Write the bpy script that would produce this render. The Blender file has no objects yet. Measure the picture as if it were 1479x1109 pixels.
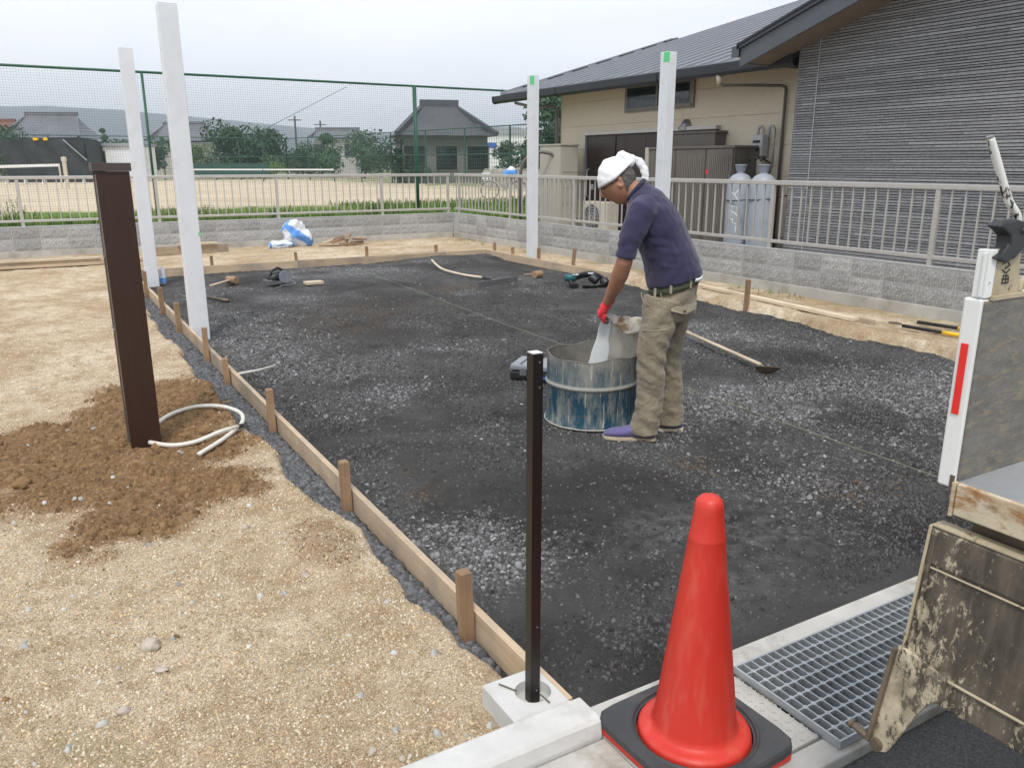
import bpy, bmesh, math, random
import numpy as np
from mathutils import Vector, Matrix, noise
R = math.radians
rnd = random.Random(7)
scene = bpy.context.scene
C = scene.collection

# ------------------------------------------------------------ camera, sky, sun, exposure
YAW, PITCH, H = R(30.36), R(15.22), 1.55
cam_d = bpy.data.cameras.new('camera'); cam = bpy.data.objects.new('camera', cam_d); C.objects.link(cam)
cam.location = (0, 0, H); cam.rotation_euler = (R(90) - PITCH, 0, -YAW)
cam_d.sensor_fit = 'HORIZONTAL'; cam_d.sensor_width = 36; cam_d.lens = 36 * 1166.26 / 1479
cam_d.clip_start = .05; cam_d.clip_end = 6000
scene.camera = cam
SUN_EL, SUN_AZ = R(58), R(214)          # azimuth clockwise from +Y
world = bpy.data.worlds.new('World'); scene.world = world; world.use_nodes = True
wn = world.node_tree; wn.nodes.clear()
def N(t, ty, **k):
    n = t.nodes.new(ty)
    for a, b in k.items():
        if a in n.inputs: n.inputs[a].default_value = b
        else: setattr(n, a, b)
    return n
sky = N(wn, 'ShaderNodeTexSky', sky_type='NISHITA', sun_disc=False, sun_elevation=SUN_EL, sun_rotation=SUN_AZ)
bg1 = N(wn, 'ShaderNodeBackground'); bg1.inputs['Strength'].default_value = .10
wn.links.new(sky.outputs[0], bg1.inputs['Color'])
bg2 = N(wn, 'ShaderNodeBackground'); bg2.inputs['Strength'].default_value = 1.30
tc = N(wn, 'ShaderNodeTexCoord'); mp = N(wn, 'ShaderNodeMapping'); mp.inputs['Scale'].default_value = (1, 1, 3.2)
nz = N(wn, 'ShaderNodeTexNoise'); nz.inputs['Scale'].default_value = 1.7; nz.inputs['Detail'].default_value = 5; nz.inputs['Roughness'].default_value = .5; nz.inputs['Distortion'].default_value = .4
cr = N(wn, 'ShaderNodeValToRGB'); e = cr.color_ramp.elements
e[0].position = .36; e[0].color = (.480, .512, .570, 1); e[1].position = .64; e[1].color = (.615, .625, .650, 1)
wn.links.new(tc.outputs['Generated'], mp.inputs[0]); wn.links.new(mp.outputs[0], nz.inputs['Vector'])
wn.links.new(nz.outputs[0], cr.inputs[0]); wn.links.new(cr.outputs[0], bg2.inputs['Color'])
mx = N(wn, 'ShaderNodeMixShader'); mx.inputs[0].default_value = .93   # a closed layer of thin cloud over the blue
wo = N(wn, 'ShaderNodeOutputWorld')
wn.links.new(bg1.outputs[0], mx.inputs[1]); wn.links.new(bg2.outputs[0], mx.inputs[2]); wn.links.new(mx.outputs[0], wo.inputs['Surface'])
sd = bpy.data.lights.new('sun', 'SUN'); sun = bpy.data.objects.new('sun', sd); C.objects.link(sun)
sd.energy = 1.5; sd.angle = R(10); sd.color = (1, .965, .91)
sun.rotation_euler = (R(90) - SUN_EL, 0, R(180) - SUN_AZ)
scene.view_settings.view_transform = 'Standard'; scene.view_settings.look = 'None'
scene.view_settings.exposure = .7; scene.view_settings.gamma = 1
scene.render.engine = 'CYCLES'

# ------------------------------------------------------------ helpers
def tag(o, label=None, cat=None, group=None, kind=None):
    if label: o['label'] = label
    if cat: o['category'] = cat
    if group: o['group'] = group
    if kind: o['kind'] = kind
    return o
def thing(name, label, cat, loc=(0, 0, 0), rz=0, group=None):
    o = bpy.data.objects.new(name, None); C.objects.link(o); o.empty_display_size = .1
    o.location = loc; o.rotation_euler = (0, 0, rz)
    return tag(o, label, cat, group)
class MB:
    def __init__(s): s.v = []; s.f = []; s.col = []
    def add(s, vs, fs, c=None):
        b = len(s.v); s.v += [tuple(v) for v in vs]; s.f += [tuple(i + b for i in f) for f in fs]
        if c is not None: s.col += [c] * len(fs)
        return s
    def box(s, x0, x1, y0, y1, z0, z1, c=None):
        return s.add([(x0,y0,z0),(x1,y0,z0),(x1,y1,z0),(x0,y1,z0),(x0,y0,z1),(x1,y0,z1),(x1,y1,z1),(x0,y1,z1)],
                     [(3,2,1,0),(4,5,6,7),(0,1,5,4),(1,2,6,5),(2,3,7,6),(3,0,4,7)], c)
    def obox(s, c, size, M, col=None):
        c = Vector(c); vs = []
        for z in (-.5,.5):
            for x, y in ((-.5,-.5),(.5,-.5),(.5,.5),(-.5,.5)):
                vs.append(c + M @ Vector((x*size[0], y*size[1], z*size[2])))
        return s.add(vs, [(3,2,1,0),(4,5,6,7),(0,1,5,4),(1,2,6,5),(2,3,7,6),(3,0,4,7)], col)
    def beam(s, a, b, w, h, up=(0,0,1), c=None):
        a = Vector(a); b = Vector(b); d = b - a; z = d.normalized(); x = Vector(up).cross(z)
        if x.length < 1e-4: x = Vector((1,0,0))
        x.normalize(); y = z.cross(x); M = Matrix((x, y, z)).transposed()
        return s.obox((a+b)/2, (w, h, d.length), M, c)
    def tube(s, pts, r, n=10, closed=False, caps=True, flat=None):
        pts = [Vector(p) for p in pts]; m = len(pts)
        rs = r if hasattr(r, '__len__') else [r]*m
        vs = []; up = None
        for i, p in enumerate(pts):
            if closed: t = pts[(i+1) % m] - pts[i-1]
            else: t = pts[min(i+1, m-1)] - pts[max(i-1, 0)]
            t.normalize()
            if up is None:
                up = Vector((0,0,1)) if abs(t.z) < .9 else Vector((1,0,0))
            x = up.cross(t); x.normalize(); y = t.cross(x); up = y
            ra = rs[i]; ra, rb = ra if hasattr(ra, '__len__') else (ra, ra)
            for k in range(n):
                a = 2*math.pi*k/n; vs.append(p + x*math.cos(a)*ra + y*math.sin(a)*rb)
        fs = []
        for i in range(m if closed else m-1):
            j = (i+1) % m
            for k in range(n): fs.append((i*n+k, i*n+(k+1)%n, j*n+(k+1)%n, j*n+k))
        if caps and not closed: fs.append(tuple(range(n-1,-1,-1))); fs.append(tuple((m-1)*n+k for k in range(n)))
        return s.add(vs, fs)
    def lathe(s, prof, n=32, c=(0,0,0), caps=False, wob=None):
        vs = []; m = len(prof)
        for r, z in prof:
            for k in range(n):
                a = 2*math.pi*k/n; rr = r*(1 + (wob(a, z) if wob else 0))
                vs.append((c[0]+rr*math.cos(a), c[1]+rr*math.sin(a), c[2]+z))
        fs = [(i*n+k, i*n+(k+1)%n, (i+1)*n+(k+1)%n, (i+1)*n+k) for i in range(m-1) for k in range(n)]
        if caps: fs.append(tuple(range(n-1,-1,-1))); fs.append(tuple((m-1)*n+k for k in range(n)))
        return s.add(vs, fs)
    def prism(s, poly, f, t0, t1):           # poly 2D, f(p, t) -> xyz
        n = len(poly); vs = [f(p, t0) for p in poly] + [f(p, t1) for p in poly]
        return s.add(vs, [tuple(range(n-1,-1,-1)), tuple(range(n, 2*n))] + [(i, (i+1)%n, n+(i+1)%n, n+i) for i in range(n)])
    def loft(s, rings, caps=True):
        n = len(rings[0]); vs = [v for r_ in rings for v in r_]
        fs = [(i*n+k, i*n+(k+1)%n, (i+1)*n+(k+1)%n, (i+1)*n+k) for i in range(len(rings)-1) for k in range(n)]
        if caps: fs.append(tuple(range(n-1,-1,-1))); fs.append(tuple((len(rings)-1)*n+k for k in range(n)))
        return s.add(vs, fs)
    def mesh(s, name, mat=None, smooth=False, fix=True, off=None):
        me = bpy.data.meshes.new(name)
        vs = s.v if off is None else [(v[0]-off[0], v[1]-off[1], v[2]-off[2]) for v in s.v]
        me.from_pydata(vs, [], s.f)
        if s.col and len(s.col) == len(s.f):
            ca = me.color_attributes.new('tint', 'FLOAT_COLOR', 'CORNER')
            arr = []
            for p, c in zip(me.polygons, s.col):
                c = c if hasattr(c, '__len__') else (c, c, c); arr += [c[0], c[1], c[2], 1] * p.loop_total
            ca.data.foreach_set('color', arr)
        if fix:
            bm = bmesh.new(); bm.from_mesh(me); bmesh.ops.recalc_face_normals(bm, faces=bm.faces); bm.to_mesh(me); bm.free()
        if smooth: me.polygons.foreach_set('use_smooth', [True]*len(me.polygons))
        if mat: me.materials.append(mat)
        me.update(); return me
    def build(s, name, mat, parent=None, smooth=False, bevel=0, seg=2, world=True, fix=True, auto=None, **tg):
        off = parent.location if (parent is not None and world) else None
        if parent is not None and parent.parent is not None and world: off = parent.location + parent.parent.location
        o = bpy.data.objects.new(name, s.mesh(name, mat, smooth or auto, fix, off)); C.objects.link(o)
        if parent is not None: o.parent = parent
        if bevel:
            b = o.modifiers.new('bevel', 'BEVEL'); b.width = bevel; b.segments = seg; b.limit_method = 'ANGLE'; b.angle_limit = R(40); b.harden_normals = False
        if auto:
            w = o.modifiers.new('wn', 'WEIGHTED_NORMAL') if bevel else None
            if not bevel:
                me = o.data; me.set_sharp_from_angle(angle=R(auto))
        if tg: tag(o, **tg)
        return o
def link(name, me, parent=None, loc=(0,0,0), rot=(0,0,0), scale=None):
    o = bpy.data.objects.new(name, me); C.objects.link(o); o.parent = parent; o.location = loc; o.rotation_euler = rot
    if scale: o.scale = scale
    return o
def copy_tree(o, parent=None):
    c = o.copy(); C.objects.link(c); c.parent = parent
    for ch in list(o.children): copy_tree(ch, c)
    return c
def remeshed(mb, name, voxel, mat, parent, smooth_it=3, fn=None, world=False):
    o = mb.build('tmp', None, None, world=False)
    m = o.modifiers.new('r', 'REMESH'); m.mode = 'VOXEL'; m.voxel_size = voxel; m.use_smooth_shade = True
    if smooth_it:
        sm = o.modifiers.new('s', 'SMOOTH'); sm.iterations = smooth_it; sm.factor = .5
    dg = bpy.context.evaluated_depsgraph_get(); dg.update()
    me = bpy.data.meshes.new_from_object(o.evaluated_get(dg)); bpy.data.objects.remove(o)
    me.name = name; me.materials.clear(); me.materials.append(mat)
    if fn:
        co = [v.co.copy() for v in me.vertices]; no = [v.normal.copy() for v in me.vertices]
        for v, c, n in zip(me.vertices, co, no): v.co = c + n * fn(c, n)
    me.polygons.foreach_set('use_smooth', [True]*len(me.polygons)); me.update()
    return link(name, me, parent)

# value noise for the ground
_p = np.random.RandomState(3).rand(256, 256)
def vn(x, y):
    xi = np.floor(x).astype(int); yi = np.floor(y).astype(int); fx = x-xi; fy = y-yi
    fx = fx*fx*(3-2*fx); fy = fy*fy*(3-2*fy)
    g = lambda a, b: _p[a % 256, b % 256]
    return (g(xi,yi)*(1-fx)+g(xi+1,yi)*fx)*(1-fy)+(g(xi,yi+1)*(1-fx)+g(xi+1,yi+1)*fx)*fy
def fbm(x, y, s, o=4, seed=0):
    x = np.asarray(x, float)*s+seed*17.3; y = np.asarray(y, float)*s+seed*9.1; t = 0; a = .5; tot = 0
    for i in range(o): t = t+a*vn(x, y); tot += a; a *= .5; x = x*2.03+5.1; y = y*2.03+1.7
    return t/tot
def sstep(a, b, x): t = np.clip((x-a)/(b-a), 0, 1); return t*t*(3-2*t)

# ------------------------------------------------------------ materials
def newmat(name):
    m = bpy.data.materials.new(name); m.use_nodes = True; t = m.node_tree
    return m, t, t.nodes['Principled BSDF']
def L(t, a, b): t.links.new(a, b)
def ramp(t, src, stops):
    r = N(t, 'ShaderNodeValToRGB'); el = r.color_ramp.elements
    while len(el) < len(stops): el.new(.5)
    for e_, (p, c) in zip(el, stops): e_.position = p; e_.color = (*c, 1) if len(c) == 3 else c
    L(t, src, r.inputs[0]); return r.outputs[0]
def coords(t, scale=(1,1,1), kind='Object', rot=(0,0,0)):
    c = N(t, 'ShaderNodeTexCoord'); m = N(t, 'ShaderNodeMapping'); m.inputs['Scale'].default_value = scale; m.inputs['Rotation'].default_value = rot
    L(t, c.outputs[kind], m.inputs[0]); return m.outputs[0]
def noi(t, vec, scale, detail=4, rough=.55, dist=0):
    n = N(t, 'ShaderNodeTexNoise'); n.inputs['Scale'].default_value = scale; n.inputs['Detail'].default_value = detail
    n.inputs['Roughness'].default_value = rough; n.inputs['Distortion'].default_value = dist
    if vec is not None: L(t, vec, n.inputs['Vector'])
    return n.outputs[0]
def mixc(t, f, a, b, mode='MIX'):
    m = N(t, 'ShaderNodeMix', data_type='RGBA', blend_type=mode)
    for s_, v in ((m.inputs[0], f), (m.inputs[6], a), (m.inputs[7], b)):
        if hasattr(v, 'is_output'): L(t, v, s_)
        else: s_.default_value = v if not hasattr(v, '__len__') else ((*v, 1) if len(v) == 3 else v)
    return m.outputs[2]
def bump(t, bsdf, h, strength=.3, dist=.01, prev=None):
    b = N(t, 'ShaderNodeBump'); b.inputs['Strength'].default_value = strength; b.inputs['Distance'].default_value = dist
    L(t, h, b.inputs['Height'])
    if prev is not None: L(t, prev, b.inputs['Normal'])
    L(t, b.outputs[0], bsdf.inputs['Normal']); return b.outputs[0]
def pm(name, c1, c2=None, scale=8, rough=.6, metal=0, bmp=0, bscale=60, stretch=(1,1,1), spec=.5, dirt=None, dscale=5, dth=(.5,.65), kind='Object', r2=None, transm=0, bdist=.004, detail=5, rnd_tint=0):
    m, t, b = newmat(name)
    v = coords(t, stretch, kind)
    c2 = c2 or tuple(min(1, x*1.12) for x in c1)
    n1 = noi(t, v, scale, detail)
    col = ramp(t, n1, [(.3, c1), (.7, c2)])
    if dirt:
        n2 = noi(t, v, dscale, 8, .65)
        f = ramp(t, n2, [(dth[0], (0,0,0)), (dth[1], (1,1,1))])
        col = mixc(t, f, col, dirt)
    if rnd_tint:
        oi = N(t, 'ShaderNodeObjectInfo'); mr = N(t, 'ShaderNodeMapRange'); mr.inputs[3].default_value = 1-rnd_tint; mr.inputs[4].default_value = 1+rnd_tint
        L(t, oi.outputs['Random'], mr.inputs[0]); col = mixc(t, 1.0, col, mr.outputs[0], 'MULTIPLY')
    L(t, col, b.inputs['Base Color']); b.inputs['Roughness'].default_value = rough; b.inputs['Metallic'].default_value = metal
    b.inputs['Specular IOR Level'].default_value = spec
    if r2: L(t, ramp(t, n1, [(.3, (rough,)*3), (.7, (r2,)*3)]), b.inputs['Roughness'])
    if bmp: bump(t, b, noi(t, v, bscale, 6, .6), bmp, bdist)
    return m
M = {}
def wood(name, c1, c2, ax=0, grey=None, k=1):
    m, t, b = newmat(name)
    sc = [28*k, 28*k, 28*k]; sc[ax] = 1.2*k
    v = coords(t, tuple(sc))
    col = ramp(t, noi(t, v, 1.3, 6, .6, .6), [(.25, c1), (.5, tuple((a+b_)/2 for a, b_ in zip(c1, c2))), (.72, c2)])
    v2 = coords(t)
    g = ramp(t, noi(t, v2, 2.2, 6, .6), [(.45, (0,0,0)), (.68, (.85,.85,.85))])
    col = mixc(t, g, col, grey or tuple(x*.55 for x in c1))
    vo = N(t, 'ShaderNodeTexVoronoi'); vo.inputs['Scale'].default_value = 5; L(t, v2, vo.inputs['Vector'])
    kn = ramp(t, vo.outputs['Distance'], [(.03, (1,1,1)), (.07, (0,0,0))])
    col = mixc(t, kn, col, tuple(x*.25 for x in c1))
    oi = N(t, 'ShaderNodeObjectInfo'); mr = N(t, 'ShaderNodeMapRange'); mr.inputs[3].default_value = .8; mr.inputs[4].default_value = 1.15
    L(t, oi.outputs['Random'], mr.inputs[0]); col = mixc(t, 1.0, col, mr.outputs[0], 'MULTIPLY')
    L(t, col, b.inputs['Base Color']); b.inputs['Roughness'].default_value = .75; b.inputs['Specular IOR Level'].default_value = .25
    bump(t, b, noi(t, v, 1.5, 6, .6), .35, .003)
    return m
for a_, n_ in ((0, 'x'), (1, 'y'), (2, 'z')):
    M['wood_'+n_] = wood('weathered form timber '+n_, (.42,.31,.20), (.60,.47,.33), a_, (.30,.255,.21))
    M['stake_'+n_] = wood('stake timber '+n_, (.25,.15,.085), (.36,.24,.145), a_, (.16,.12,.09))
    M['pale_'+n_] = wood('new pale timber '+n_, (.60,.50,.36), (.70,.60,.46), a_, (.45,.35,.25))
M['white'] = pm('white powder coated aluminium', (.68,.70,.73), (.73,.75,.78), 3, .35, bmp=.02, dirt=(.58,.58,.57), dscale=2.2, dth=(.5,.8))
M['brown'] = pm('dark brown laminate', (.036,.016,.011), (.046,.022,.015), 3, .35, bmp=.05, stretch=(40,40,1), bscale=3, spec=.4)
M['browncap'] = pm('grey brown cap', (.06,.045,.04), (.07,.05,.045), 5, .5)
M['blackpost'] = pm('black brown painted steel', (.010,.008,.007), (.014,.011,.009), 9, .35, bmp=.05)
M['capwhite'] = pm('pale cut end', (.6,.6,.6), None, 8, .5)
M['alu'] = pm('champagne aluminium', (.48,.465,.435), (.55,.53,.50), 6, .38, metal=.35, bmp=.03)
M['green'] = pm('green painted steel pipe', (.012,.085,.045), (.018,.11,.06), 4, .5)
M['green_dark'] = pm('faded dark green steel', (.02,.07,.055), (.03,.09,.07), 4, .6)
M['netwire'] = pm('dark green net cord', (.035,.06,.055), (.05,.08,.07), 4, .9)
M['rimcream'] = pm('cement crusted rim', (.40,.38,.32), (.52,.49,.42), 30, .8)
M['tape'] = pm('light green masking tape', (.12,.62,.25), (.15,.66,.28), 10, .7)
M['concrete'] = pm('pale concrete', (.42,.41,.385), (.56,.545,.51), 7, .85, bmp=.4, bscale=90, dirt=(.27,.23,.17), dscale=5, dth=(.50,.72), spec=.2)
M['concrete_new'] = pm('new pale concrete', (.52,.52,.50), (.62,.62,.60), 9, .8, bmp=.3, bscale=140, dirt=(.40,.38,.34), dscale=6, dth=(.55,.8), spec=.2)
M['footing'] = pm('footing concrete', (.40,.39,.36), (.52,.50,.46), 3, .9, bmp=.3, bscale=50, dirt=(.28,.25,.20), dscale=2, dth=(.5,.75), spec=.2)
M['asphalt'] = pm('road asphalt', (.05,.05,.05), (.135,.132,.128), 150, .85, bmp=.5, bscale=220, spec=.3, bdist=.006)
M['mortar'] = pm('pale mortar', (.40,.40,.40), (.50,.50,.49), 20, .9, bmp=.2, spec=.2)
M['blacktarp'] = pm('black tarpaulin', (.018,.022,.026), (.035,.04,.045), 1.5, .6, bmp=.6, bscale=1.2, bdist=.2)
M['steelgrey'] = pm('galvanised steel', (.38,.40,.42), (.50,.52,.54), 10, .45, metal=.7, bmp=.05)
M['red'] = pm('red cone plastic', (.52,.026,.014), (.64,.040,.022), 3, .46, bmp=.12, bscale=30, dirt=(.60,.085,.055), dscale=26, dth=(.52,.75), r2=.52, stretch=(1,1,.25))
M['rubber'] = pm('black recycled rubber', (.035,.037,.040), (.06,.062,.066), 12, .65, bmp=.3, bscale=120, dirt=(.12,.11,.10), dscale=7, dth=(.55,.9))
M['beige_cab'] = pm('beige enamelled steel', (.42,.39,.33), (.47,.43,.365), 3, .45)
M['bronze'] = pm('bronze grey coated steel', (.115,.10,.085), (.135,.118,.10), 3, .45)
M['bronze_lt'] = pm('lighter bronze slats', (.17,.15,.125), (.19,.165,.14), 3, .45)
M['door'] = pm('dark brown sliding panel', (.035,.022,.020), (.045,.030,.026), 3, .35)
M['soffit'] = pm('brown soffit', (.22,.17,.12), (.26,.20,.15), 3, .8)
M['gutter'] = pm('dark slate gutter', (.016,.019,.027), (.022,.026,.034), 3, .35)
M['barge'] = pm('slate barge board', (.075,.085,.10), (.09,.098,.115), 3, .45)
M['roofmetal'] = pm('slate standing seam metal', (.045,.050,.062), (.060,.066,.082), 2, .45, metal=.1)
M['seam'] = pm('standing seam ridge', (.26,.28,.31), (.32,.34,.37), 2, .35, metal=.1)
M['tank'] = pm('grey painted cylinder', (.31,.345,.39), (.38,.41,.455), 5, .45, bmp=.05, dirt=(.26,.26,.27), dscale=6, dth=(.55,.8))
M['pipe'] = pm('grey pipe', (.38,.37,.35), (.45,.44,.42), 8, .45)
M['blackhose'] = pm('black hose', (.012,.012,.013), None, 8, .5)
M['cream'] = pm('cream paint', (.55,.50,.40), None, 8, .5)
M['meter'] = pm('meter enamel', (.42,.42,.42), (.50,.50,.49), 8, .5)
M['darkgap'] = pm('dark slot', (.01,.01,.01), None, 8, .6)
M['acgrille'] = pm('ac grille', (.05,.05,.05), None, 8, .6)
M['hose'] = pm('off white hose', (.62,.60,.54), (.72,.70,.64), 20, .5, dirt=(.38,.30,.2), dscale=9, dth=(.58,.75))
M['yellow'] = pm('yellow tape', (.78,.46,.01), None, 8, .5)
M['black'] = pm('black plastic', (.014,.014,.016), (.025,.025,.028), 8, .45)
M['greyplastic'] = pm('grey plastic', (.20,.21,.24), (.28,.29,.32), 20, .5)
M['blue'] = pm('blue label', (.03,.12,.45), None, 8, .5)
M['teal'] = pm('teal power tool', (.015,.10,.12), (.02,.13,.15), 8, .5)
M['string'] = pm('pale green string', (.26,.32,.18), None, 8, .8)
M['iron'] = pm('rusty iron', (.10,.08,.06), (.22,.17,.12), 12, .6, metal=.5, bmp=.2)
M['steel'] = pm('dull steel', (.22,.22,.23), (.30,.30,.31), 20, .4, metal=.7)
M['stone'] = pm('pale field stone', (.38,.33,.27), (.52,.47,.40), 14, .85, bmp=.5, bscale=50, kind='Object', spec=.2)
M['clod'] = pm('earth clod', (.20,.125,.06), (.28,.18,.095), 14, .95, bmp=.8, bscale=60, spec=.1)
M['cloth_white'] = pm('white sack', (.66,.68,.72), (.74,.76,.80), 8, .7, bmp=.5, bscale=12, bdist=.03)
M['cloth_blue'] = pm('blue sack stripe', (.10,.30,.75), (.14,.36,.82), 8, .7, bmp=.5, bscale=12, bdist=.03)
M['redtape'] = pm('red reflector', (.72,.018,.015), (.78,.03,.02), 20, .35)
M['glass'] = pm('dark window glass', (.015,.018,.022), (.03,.034,.04), 2, .06, spec=.8)
M['frame'] = pm('bronze aluminium frame', (.20,.18,.155), None, 3, .4)
M['truckwhite'] = pm('white truck paint', (.74,.75,.73), (.80,.80,.78), 3, .35, dirt=(.10,.07,.045), dscale=30, dth=(.685,.70))
M['leverpaint'] = pm('chipped lever paint', (.66,.65,.60), (.74,.73,.69), 8, .4, dirt=(.03,.026,.022), dscale=38, dth=(.54,.57), stretch=(1,1,.4))
M['tyre'] = pm('tyre', (.02,.02,.02), (.03,.03,.03), 20, .8)
# ------------------------------------------------------------ special materials
def mat_wallblock():
    m, t, b = newmat('split faced grey block')
    v = coords(t)
    g = noi(t, v, 62, 3, .8); col = ramp(t, g, [(.34, (.20,.20,.196)), (.46, (.335,.335,.33)), (.58, (.425,.425,.418)), (.68, (.68,.68,.67))])
    oi = N(t, 'ShaderNodeObjectInfo'); mr = N(t, 'ShaderNodeMapRange'); mr.inputs[3].default_value = .82; mr.inputs[4].default_value = 1.12
    L(t, oi.outputs['Random'], mr.inputs[0]); col = mixc(t, 1.0, col, mr.outputs[0], 'MULTIPLY')
    L(t, col, b.inputs['Base Color']); b.inputs['Roughness'].default_value = .9; b.inputs['Specular IOR Level'].default_value = .2
    bump(t, b, noi(t, v, 55, 6, .7), .6, .012)
    return m
M['block'] = mat_wallblock()
def mat_sand():
    m, t, b = newmat('yellow decomposed granite')
    v = coords(t)
    a = N(t, 'ShaderNodeAttribute'); a.attribute_name = 'soil'
    sp = N(t, 'ShaderNodeSeparateColor'); L(t, a.outputs['Color'], sp.inputs[0])
    big = noi(t, v, 1.1, 6, .6, .5); mid = noi(t, v, 9, 6, .65); fine = noi(t, v, 150, 4, .75); vfine = noi(t, v, 420, 2, .8)
    base = ramp(t, big, [(.34, (.42,.315,.20)), (.50, (.56,.455,.32)), (.64, (.68,.585,.445))])
    base = mixc(t, ramp(t, mid, [(.44, (.0,)*3), (.66, (.8,)*3)]), base, (.36,.25,.145))
    grain = ramp(t, fine, [(.34, (.36,.31,.26)), (.46, (.85,.82,.79)), (.57, (1.08,1.08,1.08)), (.66, (1.7,1.72,1.76))])
    base = mixc(t, 1.0, base, grain, 'MULTIPLY')
    base = mixc(t, ramp(t, vfine, [(.62, (0,0,0)), (.72, (.6,.6,.6))]), base, (.62,.56,.46))
    soil = ramp(t, noi(t, v, 26, 6, .7), [(.32, (.14,.080,.038)), (.55, (.27,.168,.086)), (.72, (.42,.285,.16))])
    base = mixc(t, sp.outputs[0], base, soil)
    grass = ramp(t, noi(t, v, 60, 4, .7), [(.35, (.10,.13,.035)), (.65, (.30,.30,.14))])
    base = mixc(t, sp.outputs[1], base, grass)
    L(t, base, b.inputs['Base Color']); b.inputs['Roughness'].default_value = .95; b.inputs['Specular IOR Level'].default_value = .12
    p = bump(t, b, noi(t, v, 30, 6, .75), .7, .02); bump(t, b, fine, .8, .006, p)
    return m
M['sand'] = mat_sand()
def mat_gravel():
    m, t, b = newmat('black crushed stone fines')
    v = coords(t)
    a = N(t, 'ShaderNodeAttribute'); a.attribute_name = 'soil'
    sp = N(t, 'ShaderNodeSeparateColor'); L(t, a.outputs['Color'], sp.inputs[0])
    base = ramp(t, noi(t, v, 1.3, 8, .62, .6), [(.34, (.042,.040,.039)), (.5, (.080,.077,.075)), (.66, (.135,.131,.128))])
    chips = noi(t, v, 46, 4, .75)
    chipc = ramp(t, chips, [(.50, (.06,.06,.064)), (.58, (.16,.162,.168)), (.66, (.38,.385,.40))])
    f = ramp(t, chips, [(.50, (0,0,0)), (.56, (1,1,1))])
    mul = N(t, 'ShaderNodeMath', operation='MULTIPLY'); L(t, f, mul.inputs[0]); L(t, sp.outputs[0], mul.inputs[1])
    c = mixc(t, mul.outputs[0], base, chipc)
    dust = N(t, 'ShaderNodeMath', operation='MULTIPLY'); L(t, ramp(t, noi(t, v, 14, 6, .7), [(.40, (0,0,0)), (.65, (1,1,1))]), dust.inputs[0]); L(t, sp.outputs[2], dust.inputs[1])
    c = mixc(t, dust.outputs[0], c, (.27,.265,.26))
    br = N(t, 'ShaderNodeMath', operation='MULTIPLY'); L(t, ramp(t, noi(t, v, 22, 6, .7), [(.42, (0,0,0)), (.62, (1,1,1))]), br.inputs[0]); L(t, sp.outputs[1], br.inputs[1])
    c = mixc(t, br.outputs[0], c, (.105,.072,.043))
    L(t, c, b.inputs['Base Color']); b.inputs['Roughness'].default_value = .9; b.inputs['Specular IOR Level'].default_value = .25
    p = bump(t, b, noi(t, v, 30, 9, .8), 1.0, .045); bump(t, b, noi(t, v, 160, 4, .7), .8, .008, p)
    return m
M['gravel'] = mat_gravel()
def mat_tint(name, rough=.8, mul=1.0, spec=.3, nscale=40, attr='tint'):
    m, t, b = newmat(name)
    a = N(t, 'ShaderNodeAttribute'); a.attribute_name = attr
    n = ramp(t, noi(t, coords(t), nscale, 4, .6), [(.3, (.72,)*3), (.7, (1.15,)*3)])
    c = mixc(t, 1.0, a.outputs['Color'], n, 'MULTIPLY')
    L(t, c, b.inputs['Base Color']); b.inputs['Roughness'].default_value = rough; b.inputs['Specular IOR Level'].default_value = spec
    return m
M['stones'] = mat_tint('loose crushed stones', .85)
M['leaf'] = mat_tint('foliage', .6, spec=.3, nscale=.6)
M['clad'] = mat_tint('dark ribbed cladding', .75, nscale=30)

# ------------------------------------------------------------ ground sheets
GX0, GX1, GY1 = 1.13, 6.78, 12.47
def gravel_mask(x, y):                    # 1 inside the black bed
    n = (fbm(x, y, 1.1, 4, 5)-.5)*.55 + (fbm(x, y, 7, 3, 6)-.5)*.16
    rx = np.where(y > 8.5, 6.78, 6.78 - .42*sstep(8.5, 3.5, y)*1.0)
    inside = np.minimum.reduce([x-GX0+.0, rx + n*(y < 8.6)*1.0 - x, GY1 - y])
    return sstep(-.10, .06, inside)
def soilmap(x, y):
    n = (fbm(x, y, 1.6, 5, 8)-.5)*1.1
    e1 = 1-np.hypot((x+.0)/1.15, (y-4.55)/.85)          # broad patch left of and round the brown post
    e2 = 1-np.hypot((x-.55)/.52, (y-5.35)/1.0)
    e3 = 1-np.hypot((x-.42)/.55, (y-3.95)/.33)
    e4 = 1-np.hypot((x-.16)/.30, (y-3.62)/.36)
    n2 = (fbm(x, y, 7, 4, 19)-.5)*.55
    e = np.maximum.reduce([e1, e2, e3*.9, e4*.62]) + n*.75 + n2
    s = sstep(.0, .42, e)
    s2 = .55*sstep(.1, .5, 1-np.hypot((x-.86)/.17, (y-2.95)/.35)+n*.4)
    return np.maximum(s, s2)
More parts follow.
